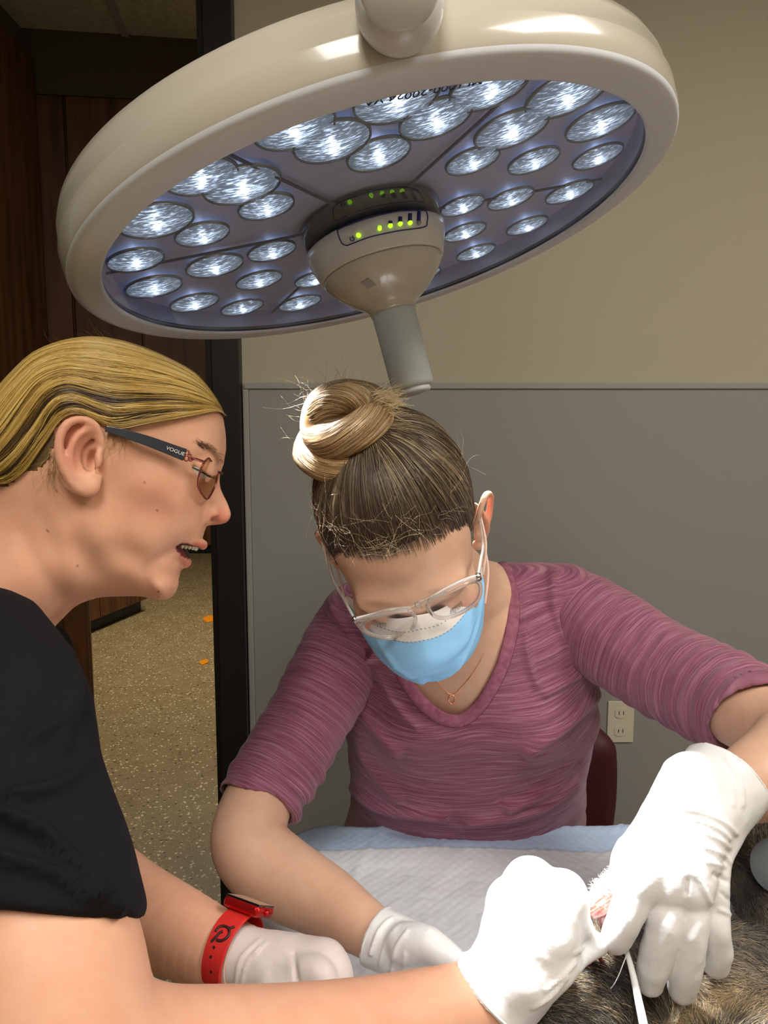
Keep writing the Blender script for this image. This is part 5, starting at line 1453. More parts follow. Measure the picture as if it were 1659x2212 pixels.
# her trousers and shoes, below the frame
Fp = Field((-0.72, 0.42, 0.0), (-0.18, 0.90, 1.06), 0.008)
pc2 = VT[-1][0]; 
for s in (-1, 1):
    hp = np.array([-0.43, 0.66 + s * 0.09, 0.92]); kn = np.array([-0.42, 0.64 + s * 0.10, 0.50]); an = np.array([-0.44, 0.64 + s * 0.10, 0.09])
    Fp.add(cap(hp, kn, 0.095, 0.062), 0.03); Fp.add(cap(kn, an, 0.062, 0.045), 0.02)
Fp.add(cap(P(-290, 2150, .76), np.array([-0.43, 0.66, 0.90]), 0.13, 0.13), 0.03)
V, Q = meshF(Fp, 1); obj('trousers', V, Q, M_tee, vet)
for s in (-1, 1):
    Fz = Field((-0.50, 0.64 + s * 0.10 - 0.07, 0.0), (-0.20, 0.64 + s * 0.10 + 0.07, 0.14), 0.005)
    Fz.add(ell((-0.36, 0.64 + s * 0.10, 0.045), (0.13, 0.045, 0.042)), 0.01); Fz.add(ell((-0.43, 0.64 + s * 0.10, 0.06), (0.06, 0.042, 0.055)), 0.02)
    V, Q = meshF(Fz, 1); obj('shoe', V, Q, M_black, vet)

# her glasses: dark temple, rose metal rims, tinted lenses
M_temple = mat('navy_temple', lin(40, 44, 56), 0.25, 0.5, coat=0.4)
M_rose = mat('rose_metal', lin(150, 84, 78), 0.25, 0.5, metal=0.9)
M_tint = glasses_glass('tinted_lens', (0.66, 0.60, 0.46, 1), 0.05)
# front plane of the glasses: through the hinge and the nose bridge
def frontpt(px, py, wp): return LA(px, py, wp)
vg = MB()
hinge = (436, 994, 150); 
def lens_curve(s):
    """rim in the frontal plane of the face: outer edge far from the nose, inner edge beside it"""
    out = []
    for a_, b_, c_ in (((446, 990, 128)), (452, 996, 100), (462, 1004, 62), (466, 1022, 36), (463, 1042, 30), (454, 1064, 46), (444, 1078, 72), (434, 1070, 104), (424, 1050, 132), (426, 1028, 146), (434, 1004, 148)):
        out.append((a_ + 4, b_, s * c_))
    return out
polys = []
for s in (-1, 1):
    q = crom(lens_curve(s), 5, True); pts = np.array([LA(*p) for p in q]); vg.tube(pts, 0.00085, 8, False, True); polys.append(pts)
vg.tube(np.array([LA(*p) for p in crom([(468, 1018, 36), (478, 1022, 14), (478, 1022, -14), (468, 1018, -36)], 5)]), 0.0011, 8)
vglasses = vg.build('metal_glasses', M_rose, vet, smooth=True)
for pts in polys:
    c = pts.mean(0); nn = len(pts); V = np.vstack([pts, [c]]); obj('lens', V, [(i, (i + 1) % nn, nn) for i in range(nn)], M_tint, vglasses)
for s in (-1, 1):
    te = [(228, 926, 188), (262, 935, 186), (320, 953, 181), (400, 983, 170)]
    q = crom(te, 8); pts = np.array([LA(a_, b_, s * c_) for a_, b_, c_ in q]); n_ = len(pts)
    hh = np.linspace(5.5, 12.5, n_) * K2; T = unit(np.gradient(pts, axis=0)); Bn = unit(np.cross(F3, T)); m_ = MB()
    V = []; 
    for i in range(n_):
        for (sa_, sb_) in ((-1, -1), (1, -1), (1, 1), (-1, 1)): V.append(pts[i] + Bn[i] * hh[i] * sa_ + F3 * 0.0011 * sb_)
    Fq = [(i * 4 + j, i * 4 + (j + 1) % 4, (i + 1) * 4 + (j + 1) % 4, (i + 1) * 4 + j) for i in range(n_ - 1) for j in range(4)] + [(3, 2, 1, 0), tuple((n_ - 1) * 4 + j for j in range(4))]
    tm = m_.add(V, Fq).build('temple', M_temple, vglasses, bevel=0.0004)
    # jointed scroll ornament at the hinge
    orn = MB()
    for (cx_, cy_, r_) in ((404, 978, 5), (403, 990, 5.5), (412, 991, 4.5), (409, 983, 3.2)):
        a_ = np.linspace(0, 2 * np.pi, 16, endpoint=False); orn.tube(np.array([LA(cx_ + r_ * math.cos(t), cy_ + r_ * math.sin(t), s * 171) for t in a_]), 0.0007, 6, False, True)
    orn.tube(np.array([LA(*p) for p in crom([(412, 990, s * 170), (424, 992, s * 164), (436, 996, s * 154), (442, 998, s * 148)], 5)]), 0.0011, 8)
    orn.build('scroll', M_rose, vglasses, smooth=True)
    if s == 1:
        c0_ = LA(379, 974.5, 174.5 + 3.2); xd = unit(LA(400, 983, 170) - LA(350, 964, 177)); yd = unit(np.cross(F3, xd))
        cr, fr_, xd, yd, zd = text_obj('t', 'VOGUE', 0.0038, c0_, xd, yd, M_print, vglasses, 0.0001)
        MB().add(c0_ + cr[:, :1] * xd * 1.15 + cr[:, 1:2] * yd + cr[:, 2:] * zd, fr_).build('lettering', mat('silver_letters', lin(224, 224, 220), 0.3), tm)

# ================================================================== GLOVES
def ring_bead(F, c, n, rad, r_=0.0009, m=M_glove, parent=None, name='cuff_bead'):
    """rolled edge that follows the glove surface round its opening"""
    n = unit(n); a = unit(np.cross(n, FW)); b = np.cross(n, a); pts = []
    ts = np.linspace(0, rad * 2.2, 400)
    for th in np.linspace(0, 2 * np.pi, 40, endpoint=False):
        d = math.cos(th) * a + math.sin(th) * b; q = c - n * 0.003 + ts[:, None] * d
        pts.append(q[np.argmin(np.abs(F(q[:, 0], q[:, 1], q[:, 2])))])
    pts = np.array(pts)
    for _ in range(3): pts = (np.roll(pts, 1, 0) + 2 * pts + np.roll(pts, -1, 0)) / 4
    return pts
def glove(parent, chains, cutc, cutn, seed, ells=(), wr=(), subs=(), kk=0.006, cufr=0.04, amp=1.0, col=(232, 230, 230), fi_=99, fk=0.0014):
    prs = [pxchain(c_) for c_ in chains] + [pxell(*e_) for e_ in ells]
    lo = np.min([p[0] for p in prs], 0) - 0.012; hi = np.max([p[1] for p in prs], 0) + 0.012
    F = Field(lo, hi, 0.0019)
    F.add(prs[0], kk)
    for i_, p in enumerate(prs[1:], 1): F.add(p, kk if i_ < fi_ else fk)
    for s_ in subs: F.sub(pxchain(s_), 0.003)
    c = P(*cutc); n = unit(cutn)
    cuff = prs[0][2]
    F.sub(halfspace(c, n, 0.09), 0.0015)
    a_, b_ = chains[0][0], chains[0][1]
    F.sub(cap(P(*a_[:3]), P(*b_[:3]) * 0.6 + P(*a_[:3]) * 0.4, a_[3] * a_[2] / FPX - 0.003, b_[3] * b_[2] / FPX - 0.006), 0.003)
    V, Q = meshF(F, 1); N = vnormals(V, Q)
    pxy = np.stack([CX + FPX * ((V - CAM) @ RT) / ((V - CAM) @ FW), CY - FPX * ((V - CAM) @ UP) / ((V - CAM) @ FW)], 1)
    disp = amp * (0.0010 * vnoise(V * 38, seed) + 0.0005 * vnoise(V * 95, seed + 1))
    for pts, wd, am in wr: disp = disp + fold(pxy, pts, wd, am) * np.clip(N @ -FW + 0.3, 0, 1)
    V = V + N * disp[:, None]
    base = np.array(lin(*col))[:3]
    C = base * (1 + 0.02 * vnoise(V * 30, seed + 4)[:, None] * np.array([0.3, 0.8, 1.2]))
    g_ = obj('glove', V, Q, M_glove, parent, col=C)
    pts = ring_bead(cuff, c, n, cufr)
    MB().tube(pts, 0.0010, 6, False, True).build('cuff_bead', mat('glove_bead', lin(*col), 0.4, 0.4), g_, smooth=True)
    return g_
# seated woman's left hand, flat over the fur (right of the picture)
gA = glove(woman, [
    [(1592, 1656, .682, 90), (1556, 1696, .668, 96), (1515, 1745, .65, 92), (1480, 1800, .63, 88), (1462, 1850, .615, 84)],
    [(1500, 1700, .65, 74), (1440, 1790, .618, 64), (1400, 1850, .605, 62), (1382, 1890, .60, 54)],
    [(1568, 1745, .655, 54), (1538, 1840, .625, 44), (1530, 1910, .612, 44), (1535, 1940, .61, 40)],
    [(1450, 1850, .61, 78), (1440, 1900, .60, 56), (1440, 1930, .60, 42)], [(1480, 1860, .61, 70), (1488, 1910, .60, 54), (1490, 1940, .60, 42)],
    [(1382, 1890, .60, 50), (1366, 1940, .597, 40), (1350, 1985, .598, 37), (1336, 2015, .603, 35), (1329, 2030, .608, 31)],
    [(1440, 1930, .60, 42), (1434, 1995, .594, 38), (1418, 2065, .602, 36), (1403, 2122, .615, 31)],
    [(1491, 1940, .60, 41), (1492, 2010, .594, 37), (1482, 2085, .602, 36), (1473, 2136, .615, 31)],
    [(1535, 1945, .61, 38), (1547, 2005, .604, 31), (1552, 2050, .610, 29), (1548, 2085, .618, 27)],
    [(1375, 1850, .61, 48), (1352, 1885, .618, 36), (1340, 1930, .64, 26), (1345, 1975, .655, 22)]],
    (1570, 1682, .676), unit(P(1640, 1628, .70) - P(1556, 1696, .668)) * 0.8 + 0.25 * UP, 101,
    wr=[([(1440, 1748), (1500, 1752), (1560, 1775), (1590, 1800)], 5, .0022), ([(1500, 1770), (1550, 1790), (1575, 1812)], 4, .002), ([(1510, 1795), (1555, 1815), (1576, 1832)], 4, .0018),
        ([(1520, 1830), (1560, 1845), (1577, 1862)], 4, .0018), ([(1530, 1862), (1565, 1872)], 4, .0016), ([(1500, 1885), (1520, 1920), (1535, 1950)], 4, .0020), ([(1545, 1890), (1570, 1905)], 5, -.0025),
        ([(1560, 1930), (1575, 1945)], 4, -.002), ([(1555, 1965), (1578, 1975)], 4, .0018), ([(1570, 1640), (1600, 1690), (1605, 1740)], 5, .0015), ([(1545, 1650), (1580, 1690), (1585, 1740)], 4, .0012), ([(1485, 1900), (1482, 1930)], 4, -.002), ([(1378, 1810), (1368, 1850)], 4, -.0015)],
    kk=0.0042, cufr=0.06, fi_=6)
# seated woman's right hand (left of the picture)
gD = glove(woman, [
    [(790, 2008, .752, 62), (830, 2030, .742, 63), (880, 2052, .728, 60), (930, 2072, .715, 52)],
    [(930, 2060, .712, 34), (985, 2082, .70, 26), (1030, 2110, .69, 20), (1060, 2135, .685, 17)], [(930, 2085, .715, 34), (980, 2110, .705, 27), (1020, 2145, .70, 22), (1040, 2175, .695, 18)],
    [(915, 2095, .72, 32), (955, 2130, .715, 26), (985, 2170, .71, 21), (1000, 2200, .705, 17)], [(900, 2095, .73, 28), (925, 2140, .73, 22), (940, 2175, .73, 17)],
    [(880, 2040, .712, 44), (925, 2040, .698, 38), (975, 2072, .685, 28)]],
    (812, 2022, .748), unit(P(780, 1998, .757) - P(830, 2030, .742)), 111, wr=[([(800, 2060), (820, 2010), (845, 1985)], 4, .003), ([(820, 2085), (838, 2030), (862, 1995)], 4, .003), ([(845, 2100), (855, 2050), (880, 2010)], 4, .0025), ([(870, 2100), (875, 2060)], 4, .002)], cufr=0.04)
# blond woman's right hand, pinching (blown out under the lamp)
gB = glove(vet, [
    [(1030, 2160, .583, 92), (1078, 2138, .588, 94), (1125, 2070, .59, 98), (1155, 2000, .593, 92), (1150, 1945, .60, 74)],
    [(1165, 2010, .585, 86), (1195, 1965, .583, 62), (1217, 1936, .587, 50)], [(1140, 1950, .60, 60), (1143, 1902, .602, 45)], [(1100, 2000, .60, 56), (1092, 1945, .612, 38)],
    [(1217, 1936, .587, 49), (1242, 1985, .588, 33), (1262, 2015, .598, 25), (1288, 2034, .606, 18)],
    [(1140, 2110, .572, 62), (1195, 2092, .575, 46), (1235, 2070, .585, 31), (1268, 2056, .598, 22), (1294, 2046, .607, 17)],
    [(1143, 1902, .602, 43), (1192, 1960, .625, 34), (1210, 2030, .632, 27)], [(1092, 1945, .612, 36), (1130, 2010, .645, 32), (1178, 2065, .65, 26)], [(1085, 1985, .62, 34), (1105, 2040, .65, 28), (1145, 2090, .655, 24)]],
    (1062, 2150, .586), unit(-0.70 * RT - 0.72 * UP), 121, kk=0.008, cufr=0.07,
    wr=[([(1180, 2140), (1215, 2110), (1240, 2080)], 4, .0016), ([(1150, 2180), (1195, 2150), (1225, 2110)], 4, .0016), ([(1240, 2060), (1262, 2045)], 3, .0012), ([(1255, 2075), (1250, 2050)], 3, .001)])
# blond woman's left hand, a loose fist (left of the picture)
gC = glove(vet, [
    [(508, 2066, .684, 66), (560, 2080, .677, 66), (620, 2092, .672, 71), (665, 2098, .668, 66)],
    [(665, 2085, .668, 56), (705, 2068, .664, 38), (728, 2105, .655, 33), (738, 2150, .65, 29)],
    [(640, 2110, .655, 48), (685, 2100, .645, 34), (703, 2135, .638, 30), (690, 2170, .635, 27)],
    [(600, 2130, .655, 46), (645, 2150, .64, 32), (672, 2175, .632, 25)],
    [(690, 2090, .69, 40), (725, 2110, .69, 30), (728, 2150, .69, 26)]],
    (520, 2068, .6835), unit(P(460, 2050, .70) - P(560, 2080, .677)), 131, kk=0.0035, cufr=0.04, col=(214, 200, 196),
    wr=[([(508, 2130), (520, 2070), (560, 2030)], 4, .002), ([(520, 2130), (535, 2075), (575, 2035)], 3.5, .0016), ([(550, 2062), (560, 2045)], 3, .001), ([(635, 2060), (640, 2110), (655, 2150)], 5, -.003)])

# ================================================================== WATCH on her left wrist
watch = thing('smartwatch', P(505, 2052, .686), 'red smartwatch with dark screen and perforated band on a bare left wrist', 'watch')
wa = unit(P(520, 2068, .684) - P(440, 2036, .7005)); wc = P(503, 2054, .6865)
wu0 = 0.30 * RT + 0.95 * UP + 0.42 * FW; wup = unit(wu0 - wa * np.dot(wu0, wa)); wside = np.cross(wa, wup)
wr_ = 0.0316
M_band = mat('red_silicone', lin(206, 44, 38), 0.5, 0.4)
M_case = mat('red_aluminium', lin(190, 30, 28), 0.25, 0.5, metal=0.7)
M_screen = mat('dark_glass', lin(14, 12, 14), 0.06, 0.6, coat=1.0)
Vb_, Fb_ = [], []; nS = 72
for i in range(nS):
    th = 2 * np.pi * i / nS; d = math.cos(th) * wup + math.sin(th) * wside; hw = 0.0118 - 0.0022 * (0.5 - 0.5 * math.cos(th))
    for t_, o_ in ((-hw, 0), (-hw + 0.001, 0.0017), (hw - 0.001, 0.0017), (hw, 0)): Vb_.append(wc + d * (wr_ + o_) + wa * t_)
for i in range(nS):
    j = (i + 1) % nS
    for k in range(4): l_ = (k + 1) % 4; Fb_.append((i * 4 + k, i * 4 + l_, j * 4 + l_, j * 4 + k))
band_ = MB().add(np.array(Vb_), Fb_).build('band', M_band, watch, smooth=False)
cs = wc + wup * (wr_ + 0.0055) + wa * 0.002
def rounded_box(c, ax_, ex, m, name, parent, bev, seg=4):
    a1_, a2_, a3_ = ax_; V = [c + a1_ * ex[0] * i + a2_ * ex[1] * j + a3_ * ex[2] * k for i in (-1, 1) for j in (-1, 1) for k in (-1, 1)]
    return MB().add(V, [(0, 1, 3, 2), (4, 6, 7, 5), (0, 4, 5, 1), (2, 3, 7, 6), (0, 2, 6, 4), (1, 5, 7, 3)]).build(name, m, parent, bevel=bev, seg=seg)
rounded_box(cs, (wa, wside, wup), (0.0190, 0.0165, 0.0052), M_case, 'case', watch, 0.0042)
rounded_box(cs + wup * 0.0046, (wa, wside, wup), (0.0178, 0.0153, 0.0012), M_screen, 'screen', watch, 0.001)
MB().tube(np.array([cs + wa * 0.0185, cs + wa * 0.0210]), 0.0030, 16).build('crown', M_case, watch, smooth=True)
def on_band(px, py, lift=0.0018):
    v = ray(px, py); ts = np.linspace(0.5, 0.9, 5000); q = CAM + ts[:, None] * v; rel = q - wc; t = rel @ wa
    r_ = np.linalg.norm(rel - t[:, None] * wa, axis=1); i = np.argmax(r_ < wr_ + 0.0017)
    p = q[i]; rad = unit((p - wc) - ((p - wc) @ wa) * wa); return p + rad * (lift - 0.0017), rad
M_logo = mat('dark_logo', lin(58, 20, 22), 0.5)
z2 = lambda a, b: (400 + a / 4.147, 1920 + b / 4.147)
for strokes, rr_ in (([(272, 384), (300, 348), (340, 334), (378, 346), (396, 380), (388, 420), (356, 452), (316, 466), (282, 458)], 5), ([(236, 474), (256, 452), (284, 424), (310, 396), (338, 384)], 5), ([(384, 350), (412, 352), (444, 338)], 5)):
    q = crom([z2(a, b) for a, b in strokes], 5); pr2 = [on_band(a, b) for a, b in q]
    MB().tube(np.array([p[0] for p in pr2]), rr_ * 0.62 * .68 / FPX, 8, True, False).build('logo', M_logo, band_, smooth=True)
for a, b in ((258, 525), (230, 610), (232, 745)):
    p, rd_ = on_band(*z2(a, b)); V_, F__ = lathe([(0.0013, 0.0), (0.0013, 0.0004), (0.0001, 0.0004)], p - rd_ * 0.0002, rd_, wa, 14); MB().add(V_, F__).build('hole', M_logo, band_)

# ================================================================== OPERATING TABLE, PAD, DOG, CHAIR
TZ = 0.80
TX0, TX1, TY0, TY1, TR = -0.150, 1.15, 0.40, 1.064, 0.085
def rrect(x0, x1, y0, y1, r_, n=8):
    out = []
    for cx_, cy_, a0_ in ((x1 - r_, y1 - r_, 0), (x0 + r_, y1 - r_, 90), (x0 + r_, y0 + r_, 180), (x1 - r_, y0 + r_, 270)):
        for k in range(n + 1): a_ = math.radians(a0_ + 90 * k / n); out.append((cx_ + r_ * math.cos(a_), cy_ + r_ * math.sin(a_)))
    return out
table = thing('operating_table', (0.5, 0.73, 0.0), 'steel veterinary table under the white pad and the dog', 'table')
rr = rrect(TX0, TX1, TY0, TY1, TR)
MB().prism([np.array([x, y, TZ - 0.035]) for x, y in rr], (0, 0, 0.035)).build('table_top', M_metal, table, bevel=0.004)
MB().box((0.42, 0.64, 0.08), (0.62, 0.82, TZ - 0.035)).build('column', M_metal, table, bevel=0.01)
MB().box((0.10, 0.50, 0.0), (0.95, 0.94, 0.08)).build('base', M_darkmetal, table, bevel=0.02)

# absorbent pad with a blue backing that shows at the far edge
nx, ny = 260, 240
gx = np.linspace(-0.205, 0.545, nx); gy = np.linspace(0.43, 1.105, ny); X, Y = np.meshgrid(gx, gy, indexing='ij')
dx = np.maximum(TX0 + TR - X, 0); dyy = np.maximum(np.maximum(Y - (TY1 - TR), (TY0 + TR) - Y), 0)
onc = (dx > 0) & (dyy > 0); dist = np.where(onc, np.hypot(dx, dyy) - TR, np.maximum(dx, dyy) - TR); ov = np.maximum(dist, 0)
nxv = np.where(onc, -dx / (np.hypot(dx, dyy) + 1e-9), np.where(dx >= dyy, -1.0, 0.0)); sy = np.where(Y > 0.7, 1.0, -1.0)
nyv = np.where(onc, sy * dyy / (np.hypot(dx, dyy) + 1e-9), np.where(dx >= dyy, 0.0, sy))
Xp = X - nxv * ov * 0.92; Yp = Y - nyv * ov * 0.92
Pg = np.stack([X, Y, 0 * X], -1)
wv = 0.0006 * np.sin(Pg[..., 0] * 420) * np.sin(Pg[..., 1] * 420) + 0.0032 * vnoise(Pg * np.array([9, 16, 1]), 31) + 0.0012 * vnoise(Pg * np.array([30, 26, 1]), 32) + 0.0014 * np.abs(vnoise(Pg * 60, 33))
for a_, b_, c_, am in ((-0.05, 0.30, 0.02, .004), (0.20, 0.10, 0.5, .003), (-0.10, -0.4, 0.9, .0035)):
    wv += am * np.exp(-((X - a_ - b_ * (Y - 0.9)) / 0.006) ** 2) * (0.5 + 0.5 * vnoise(Pg * 8, 34))
hem = 0.0035 / (1 + np.exp(-(1.000 + 0.008 * vnoise(Pg * np.array([14, 1, 1]), 35) - Y) / 0.0012))
Z = TZ + 0.0025 + wv + hem - ov * 0.97 + 0.004 * vnoise(Pg * np.array([40, 40, 1]), 36) * (ov > 0.0)
Z += 0.006 * np.exp(-((Y - 1.055) / 0.010) ** 2) * (0.5 + 0.5 * vnoise(Pg * np.array([22, 3, 1]), 37))
V = np.stack([Xp, Yp, Z], -1).reshape(-1, 3)
Q = np.array([[i * ny + j, (i + 1) * ny + j, (i + 1) * ny + j + 1, i * ny + j + 1] for i in range(nx - 1) for j in range(ny - 1)])
wht = np.array(lin(206, 208, 214))[:3]; blu = np.array(lin(176, 196, 222))[:3]
f_ = 1 / (1 + np.exp(-(Y - 1.000 - 0.008 * vnoise(Pg * np.array([14, 1, 1]), 35)) / 0.0012)); f_ = f_[..., None]
C = (wht * (1 - f_) + blu * f_) * (1 + 0.05 * vnoise(Pg * 26, 38)[..., None])
M_pad = mat('absorbent_pad', lin(210, 212, 216), 0.75, 0.3, vcol=True, bump=(160, 0.35, (1, 1, 1), 0.001))
pad = obj('absorbent_pad', V, Q, M_pad, None, col=C.reshape(-1, 3), loc=(0.17, 0.76, TZ))
tag(pad, 'white absorbent pad with a pale blue far border spread over the table', 'pad')
sl = pad.modifiers.new('solid', 'SOLIDIFY'); sl.thickness = 0.0015; sl.offset = 1

# chair behind the seated woman
M_chair = mat('maroon_vinyl', lin(72, 26, 36), 0.5, 0.4)
chair = thing('office_chair', (0.24, 1.36, 0.0), 'dark maroon chair with a rounded backrest behind the seated person', 'chair')
Fc_ = Field((0.0, 1.40, 0.42), (0.50, 1.56, 0.90), 0.005)
bp = [(0.245, 1.475, 0.50), (0.245, 1.490, 0.64), (0.245, 1.480, 0.80)]
def rbox(c, e, r_):
    c = np.asarray(c, float); e = np.asarray(e, float)
    def fn(X, Y, Z):
        qx, qy, qz = np.abs(X - c[0]) - e[0] + r_, np.abs(Y - c[1]) - e[1] + r_, np.abs(Z - c[2]) - e[2] + r_
        return np.sqrt(np.maximum(qx, 0) ** 2 + np.maximum(qy, 0) ** 2 + np.maximum(qz, 0) ** 2) + np.minimum(np.maximum(qx, np.maximum(qy, qz)), 0) - r_
    return c - e, c + e, fn
Fc_.add(ell((0.262, 1.485, 0.66), (0.205, 0.034, 0.222)), 0.01); Fc_.add(rbox((0.268, 1.485, 0.60), (0.196, 0.030, 0.16), 0.028), 0.03)
V, Q = meshF(Fc_, 2); obj('backrest', V, Q, M_chair, chair)
Fc_ = Field((-0.02, 1.08, 0.38), (0.54, 1.50, 0.50), 0.006); Fc_.add(rbox((0.24, 1.29, 0.435), (0.225, 0.185, 0.035), 0.032), 0.01)
V, Q = meshF(Fc_, 2); obj('seat', V, Q, M_chair, chair)
MB().box((0.21, 1.45, 0.40), (0.27, 1.475, 0.55)).build('back_bracket', M_darkmetal, chair, bevel=0.004)
MB().tube([(0.24, 1.30, 0.09), (0.24, 1.30, 0.41)], 0.028, 20).build('column', M_darkmetal, chair, smooth=True)
for k in range(5):
    a_ = 2 * np.pi * k / 5 + 0.3; e_ = np.array([0.24 + 0.24 * math.cos(a_), 1.30 + 0.24 * math.sin(a_), 0.065])
    lg = MB().tube(np.array([(0.24, 1.30, 0.10), e_]), np.array([0.022, 0.014]), 10).build('leg', M_darkmetal, chair, smooth=True)
    MB().tube(np.array([e_ + (0.012, 0, -0.04), e_ + (-0.012, 0, -0.04)]), 0.025, 16).build('caster', M_black, lg, smooth=True)

# the dog
dog = thing('dog', P(1500, 2200, .70), 'brindle grey and tan dog lying on the table under the gloved hands', 'dog')
M_dogskin = mat('dog_skin', lin(70, 62, 56), 0.8, 0.2, vcol=True)
Fd = Field((0.10, 0.34, TZ - 0.01), (0.66, 0.98, 1.12), 0.0042, [(P(1240, 1880, .66) - (0, .06, .03), P(1360, 2040, .6) + (0.02, .03, .06), 0.0024)])
parts_ = [
    (pxchain([(1345, 2085, .640, 44), (1310, 2120, .630, 70), (1262, 2180, .622, 96), (1215, 2270, .60, 120)]), 0.006),
    (pxchain([(1330, 2190, .655, 60), (1345, 2260, .64, 90)]), 0.010),
    (ell((0.315, 0.50, 0.865), (0.115, 0.155, 0.088)), 0.012),
    (pxchain([(1500, 2120, .665, 70), (1600, 2120, .67, 110), (1720, 2180, .68, 130)]), 0.02),
    (pxchain([(1440, 2120, .655, 60), (1530, 2160, .645, 90), (1600, 2230, .64, 110)]), 0.012),
    (pxchain([(1372, 1985, .655, 40), (1400, 2040, .66, 60), (1460, 2110, .665, 80)]), 0.012),
    (pxchain([(1345, 1905, .640, 34), (1312, 1948, .632, 38), (1305, 1985, .632, 30), (1340, 2020, .645, 40), (1400, 2050, .66, 55)]), 0.010),
    (pxchain([(1590, 1850, .80, 46), (1640, 1930, .78, 60), (1720, 2010, .76, 90)]), 0.012),
    (pxchain([(1625, 1815, .88, 40), (1680, 1800, .88, 55), (1760, 1840, .87, 80)]), 0.010),
    (ell((0.52, 0.72, 0.84), (0.13, 0.17, 0.065)), 0.03),
    (ell((0.46, 0.60, 0.85), (0.12, 0.16, 0.075)), 0.03)]
for p_, k_ in parts_: Fd.add(p_, k_)
Fd.sub(halfspace((0.4, 0.6, TZ + 0.003), (0, 0, -1), 0.6), 0.004)
V, Q = meshF(Fd, 1); N = vnormals(V, Q)
def topx(V): return np.stack([CX + FPX * ((V - CAM) @ RT) / ((V - CAM) @ FW), CY - FPX * ((V - CAM) @ UP) / ((V - CAM) @ FW)], 1)
pxy = topx(V)
def fur_colour(V, pxy, r_):
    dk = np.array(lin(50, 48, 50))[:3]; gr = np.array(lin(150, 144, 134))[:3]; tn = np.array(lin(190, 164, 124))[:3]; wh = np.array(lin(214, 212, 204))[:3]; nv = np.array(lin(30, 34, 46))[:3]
    a_ = np.clip(0.5 + 0.7 * vnoise(V * np.array([34, 34, 34]), 71) + 0.3 * r_, 0, 1)[:, None]; b_ = np.clip(0.35 + 0.6 * vnoise(V * 18, 72) + 0.3 * r_, 0, 1)[:, None]
    c_ = dk * (1 - a_) + (gr * (1 - b_) + tn * b_) * a_
    w_ = np.clip(1.3 - np.hypot((pxy[:, 0] - 1290) / 46, (pxy[:, 1] - 1915) / 60), 0, 1)[:, None]; c_ = c_ * (1 - w_) + wh * w_
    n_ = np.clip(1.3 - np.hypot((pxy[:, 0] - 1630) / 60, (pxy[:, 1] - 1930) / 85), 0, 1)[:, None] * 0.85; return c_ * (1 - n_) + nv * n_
C = fur_colour(V, pxy, 0 * V[:, 0]) * 0.55
obj('body', V, Q, M_dogskin, dog, col=C)
# fur
r = np.random.default_rng(55)
A = V[Q].mean(1); Nq = N[Q].mean(1); ar = np.linalg.norm(np.cross(V[Q[:, 2]] - V[Q[:, 0]], V[Q[:, 3]] - V[Q[:, 1]]), axis=1); pq = topx(A)
wound_px = [(1276, 1972), (1300, 1945), (1345, 1925), (1345, 1975), (1325, 2010), (1285, 1985)]
wnd = (poly_dist(wound_px, pq[:, 0], pq[:, 1]) > 0) & ((Nq @ -FW) > 0.1)
inside = (pq[:, 0] < 1720) & (pq[:, 1] < 2300)
ok = (pq[:, 0] > 1120) & (pq[:, 1] > 1740) & ((Nq @ unit(CAM - np.array([.35, .6, .9]))) > -0.5) & ~wnd
w_ = ar * ok * np.where(inside, 1.0, 0.45); w_ = w_ / w_.sum(); NF = 74000
fi = r.choice(len(Q), NF, p=w_); uv = r.random((NF, 2))
roots = V[Q[fi, 0]] * ((1 - uv[:, :1]) * (1 - uv[:, 1:])) + V[Q[fi, 1]] * (uv[:, :1] * (1 - uv[:, 1:])) + V[Q[fi, 2]] * (uv[:, :1] * uv[:, 1:]) + V[Q[fi, 3]] * ((1 - uv[:, :1]) * uv[:, 1:])
nn = Nq[fi]; pr_ = topx(roots)
fl = RT * 0.55 - UP * 0.75; fl = np.tile(fl, (NF, 1)) + 0.55 * np.stack([vnoise(roots * 20, 81 + k) for k in range(3)], 1)
upz = (pr_[:, 1] < 1985)[:, None]; fl = np.where(upz, -0.35 * RT + 0.5 * UP + 0.4 * fl, fl)
d = unit(unit(fl - nn * (fl * nn).sum(1, keepdims=True)) + 0.42 * nn + 0.22 * r.normal(size=(NF, 3)))
Ln = (0.007 + 0.009 * r.random(NF)) * np.where(pr_[:, 1] < 1985, 0.8, 1.0)
t = np.linspace(0, 1, 4)[None, :, None]; bend = -nn[:, None] * t * t * 0.35 * Ln[:, None, None]
W = roots[:, None] + d[:, None] * t * Ln[:, None, None] + bend
M_fur = mat('fur', lin(120, 110, 96), 0.5, 0.4, vcol=True)
cols = fur_colour(roots, pr_, 0.9 * r.normal(size=NF))
strands('fur', W, 0.00030 * (1 - 0.75 * t[..., 0]) * np.ones((NF, 1)), M_fur, dog, cols, kind='stuff')
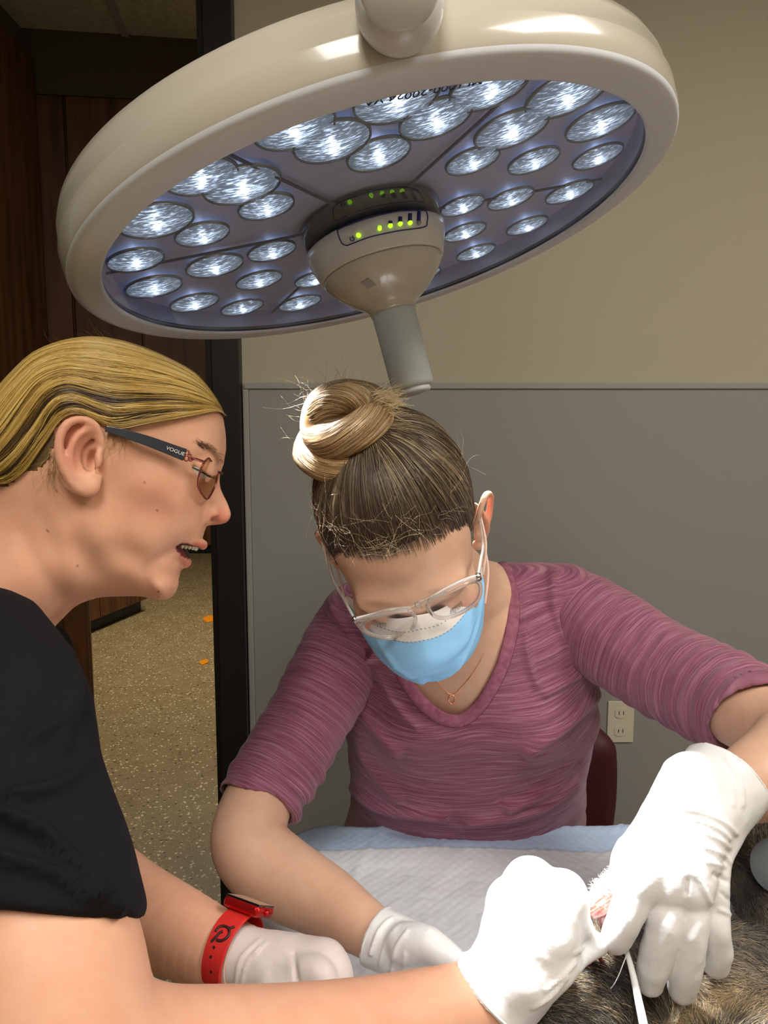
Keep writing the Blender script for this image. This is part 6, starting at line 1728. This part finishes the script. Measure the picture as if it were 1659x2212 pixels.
# open wound: exposed tissue with strands of muscle
M_flesh = mat('flesh', lin(168, 70, 62), 0.25, 0.6, vcol=True, coat=0.2, bump=(300, 0.6, (1, 1, 1), 0.001))
Fq = Field(P(1310, 1965, .62) - 0.035, P(1310, 1965, .62) + 0.035, 0.0012)
Fq.add(pxchain([(1335, 1935, .628, 15), (1305, 1958, .617, 17), (1282, 1974, .615, 10)]), 0.003); Fq.add(pxchain([(1340, 1955, .626, 14), (1312, 1978, .618, 15), (1300, 1992, .62, 10)]), 0.003)
V, Q = meshF(Fq, 1); pf = topx(V); st_ = np.sin((pf[:, 0] * 0.55 + pf[:, 1] * 0.85) * 0.9)[:, None]
C = np.array(lin(150, 72, 60))[:3] * (0.75 + 0.45 * st_); C = np.where((pf[:, 1] > 1975)[:, None], np.array(lin(96, 60, 54))[:3], C)
wd_ = obj('wound', V, Q, M_flesh, dog, col=C)
Fq = Field(P(1280, 2065, .615) - 0.035, P(1280, 2065, .615) + 0.035, 0.0012)
Fq.add(pxchain([(1252, 2092, .622, 12), (1270, 2068, .618, 15), (1286, 2058, .612, 9), (1298, 2050, .608, 6)]), 0.003); Fq.add(pxchain([(1292, 2052, .609, 5), (1296, 2068, .612, 5), (1304, 2084, .62, 6)]), 0.002)
V, Q = meshF(Fq, 1); C = np.tile(np.array(lin(150, 58, 64))[:3], (len(V), 1)); obj('skin_flap', V, Q, M_flesh, dog, col=C)
Fq = Field(P(1672, 1872, .735) - 0.05, P(1672, 1872, .735) + 0.05, 0.002); Fq.add(pxell(1690, 1872, .75, 74, 62, 0.010, -35), 0.004)
V, Q = meshF(Fq, 1); obj('grey_patch', V, Q, mat('grey_hide', lin(118, 124, 126), 0.7, 0.2, vcol=False, bump=(120, 0.3)), dog)
# white drain tube
q = crom([(1354, 2056, .606), (1366, 2100, .600), (1378, 2155, .592), (1392, 2225, .58), (1402, 2300, .57)], 8)
tb_ = MB().tube(np.array([P(a, b, c_) for a, b, c_ in q]), np.linspace(5.5, 11, len(q)) * 0.6 / FPX, 12).build('tube', mat('white_tube', lin(240, 240, 240), 0.3, 0.5), None, smooth=True, loc=P(1378, 2155, .592))
tag(tb_, 'thin white tube crossing the fur beside the spread gloved fingers', 'tube')
q = crom([(1358, 2052, .605), (1345, 2085, .600), (1335, 2110, .600), (1322, 2132, .602), (1306, 2146, .604)], 8)
th_ = MB().tube(np.array([P(a, b, c_) for a, b, c_ in q]), 0.0004, 6).build('suture_thread', mat('white_thread', lin(236, 236, 240), 0.5), None, smooth=True, loc=P(1335, 2110, .600))
tag(th_, 'fine white suture thread lying on the fur left of the white tube', 'thread')
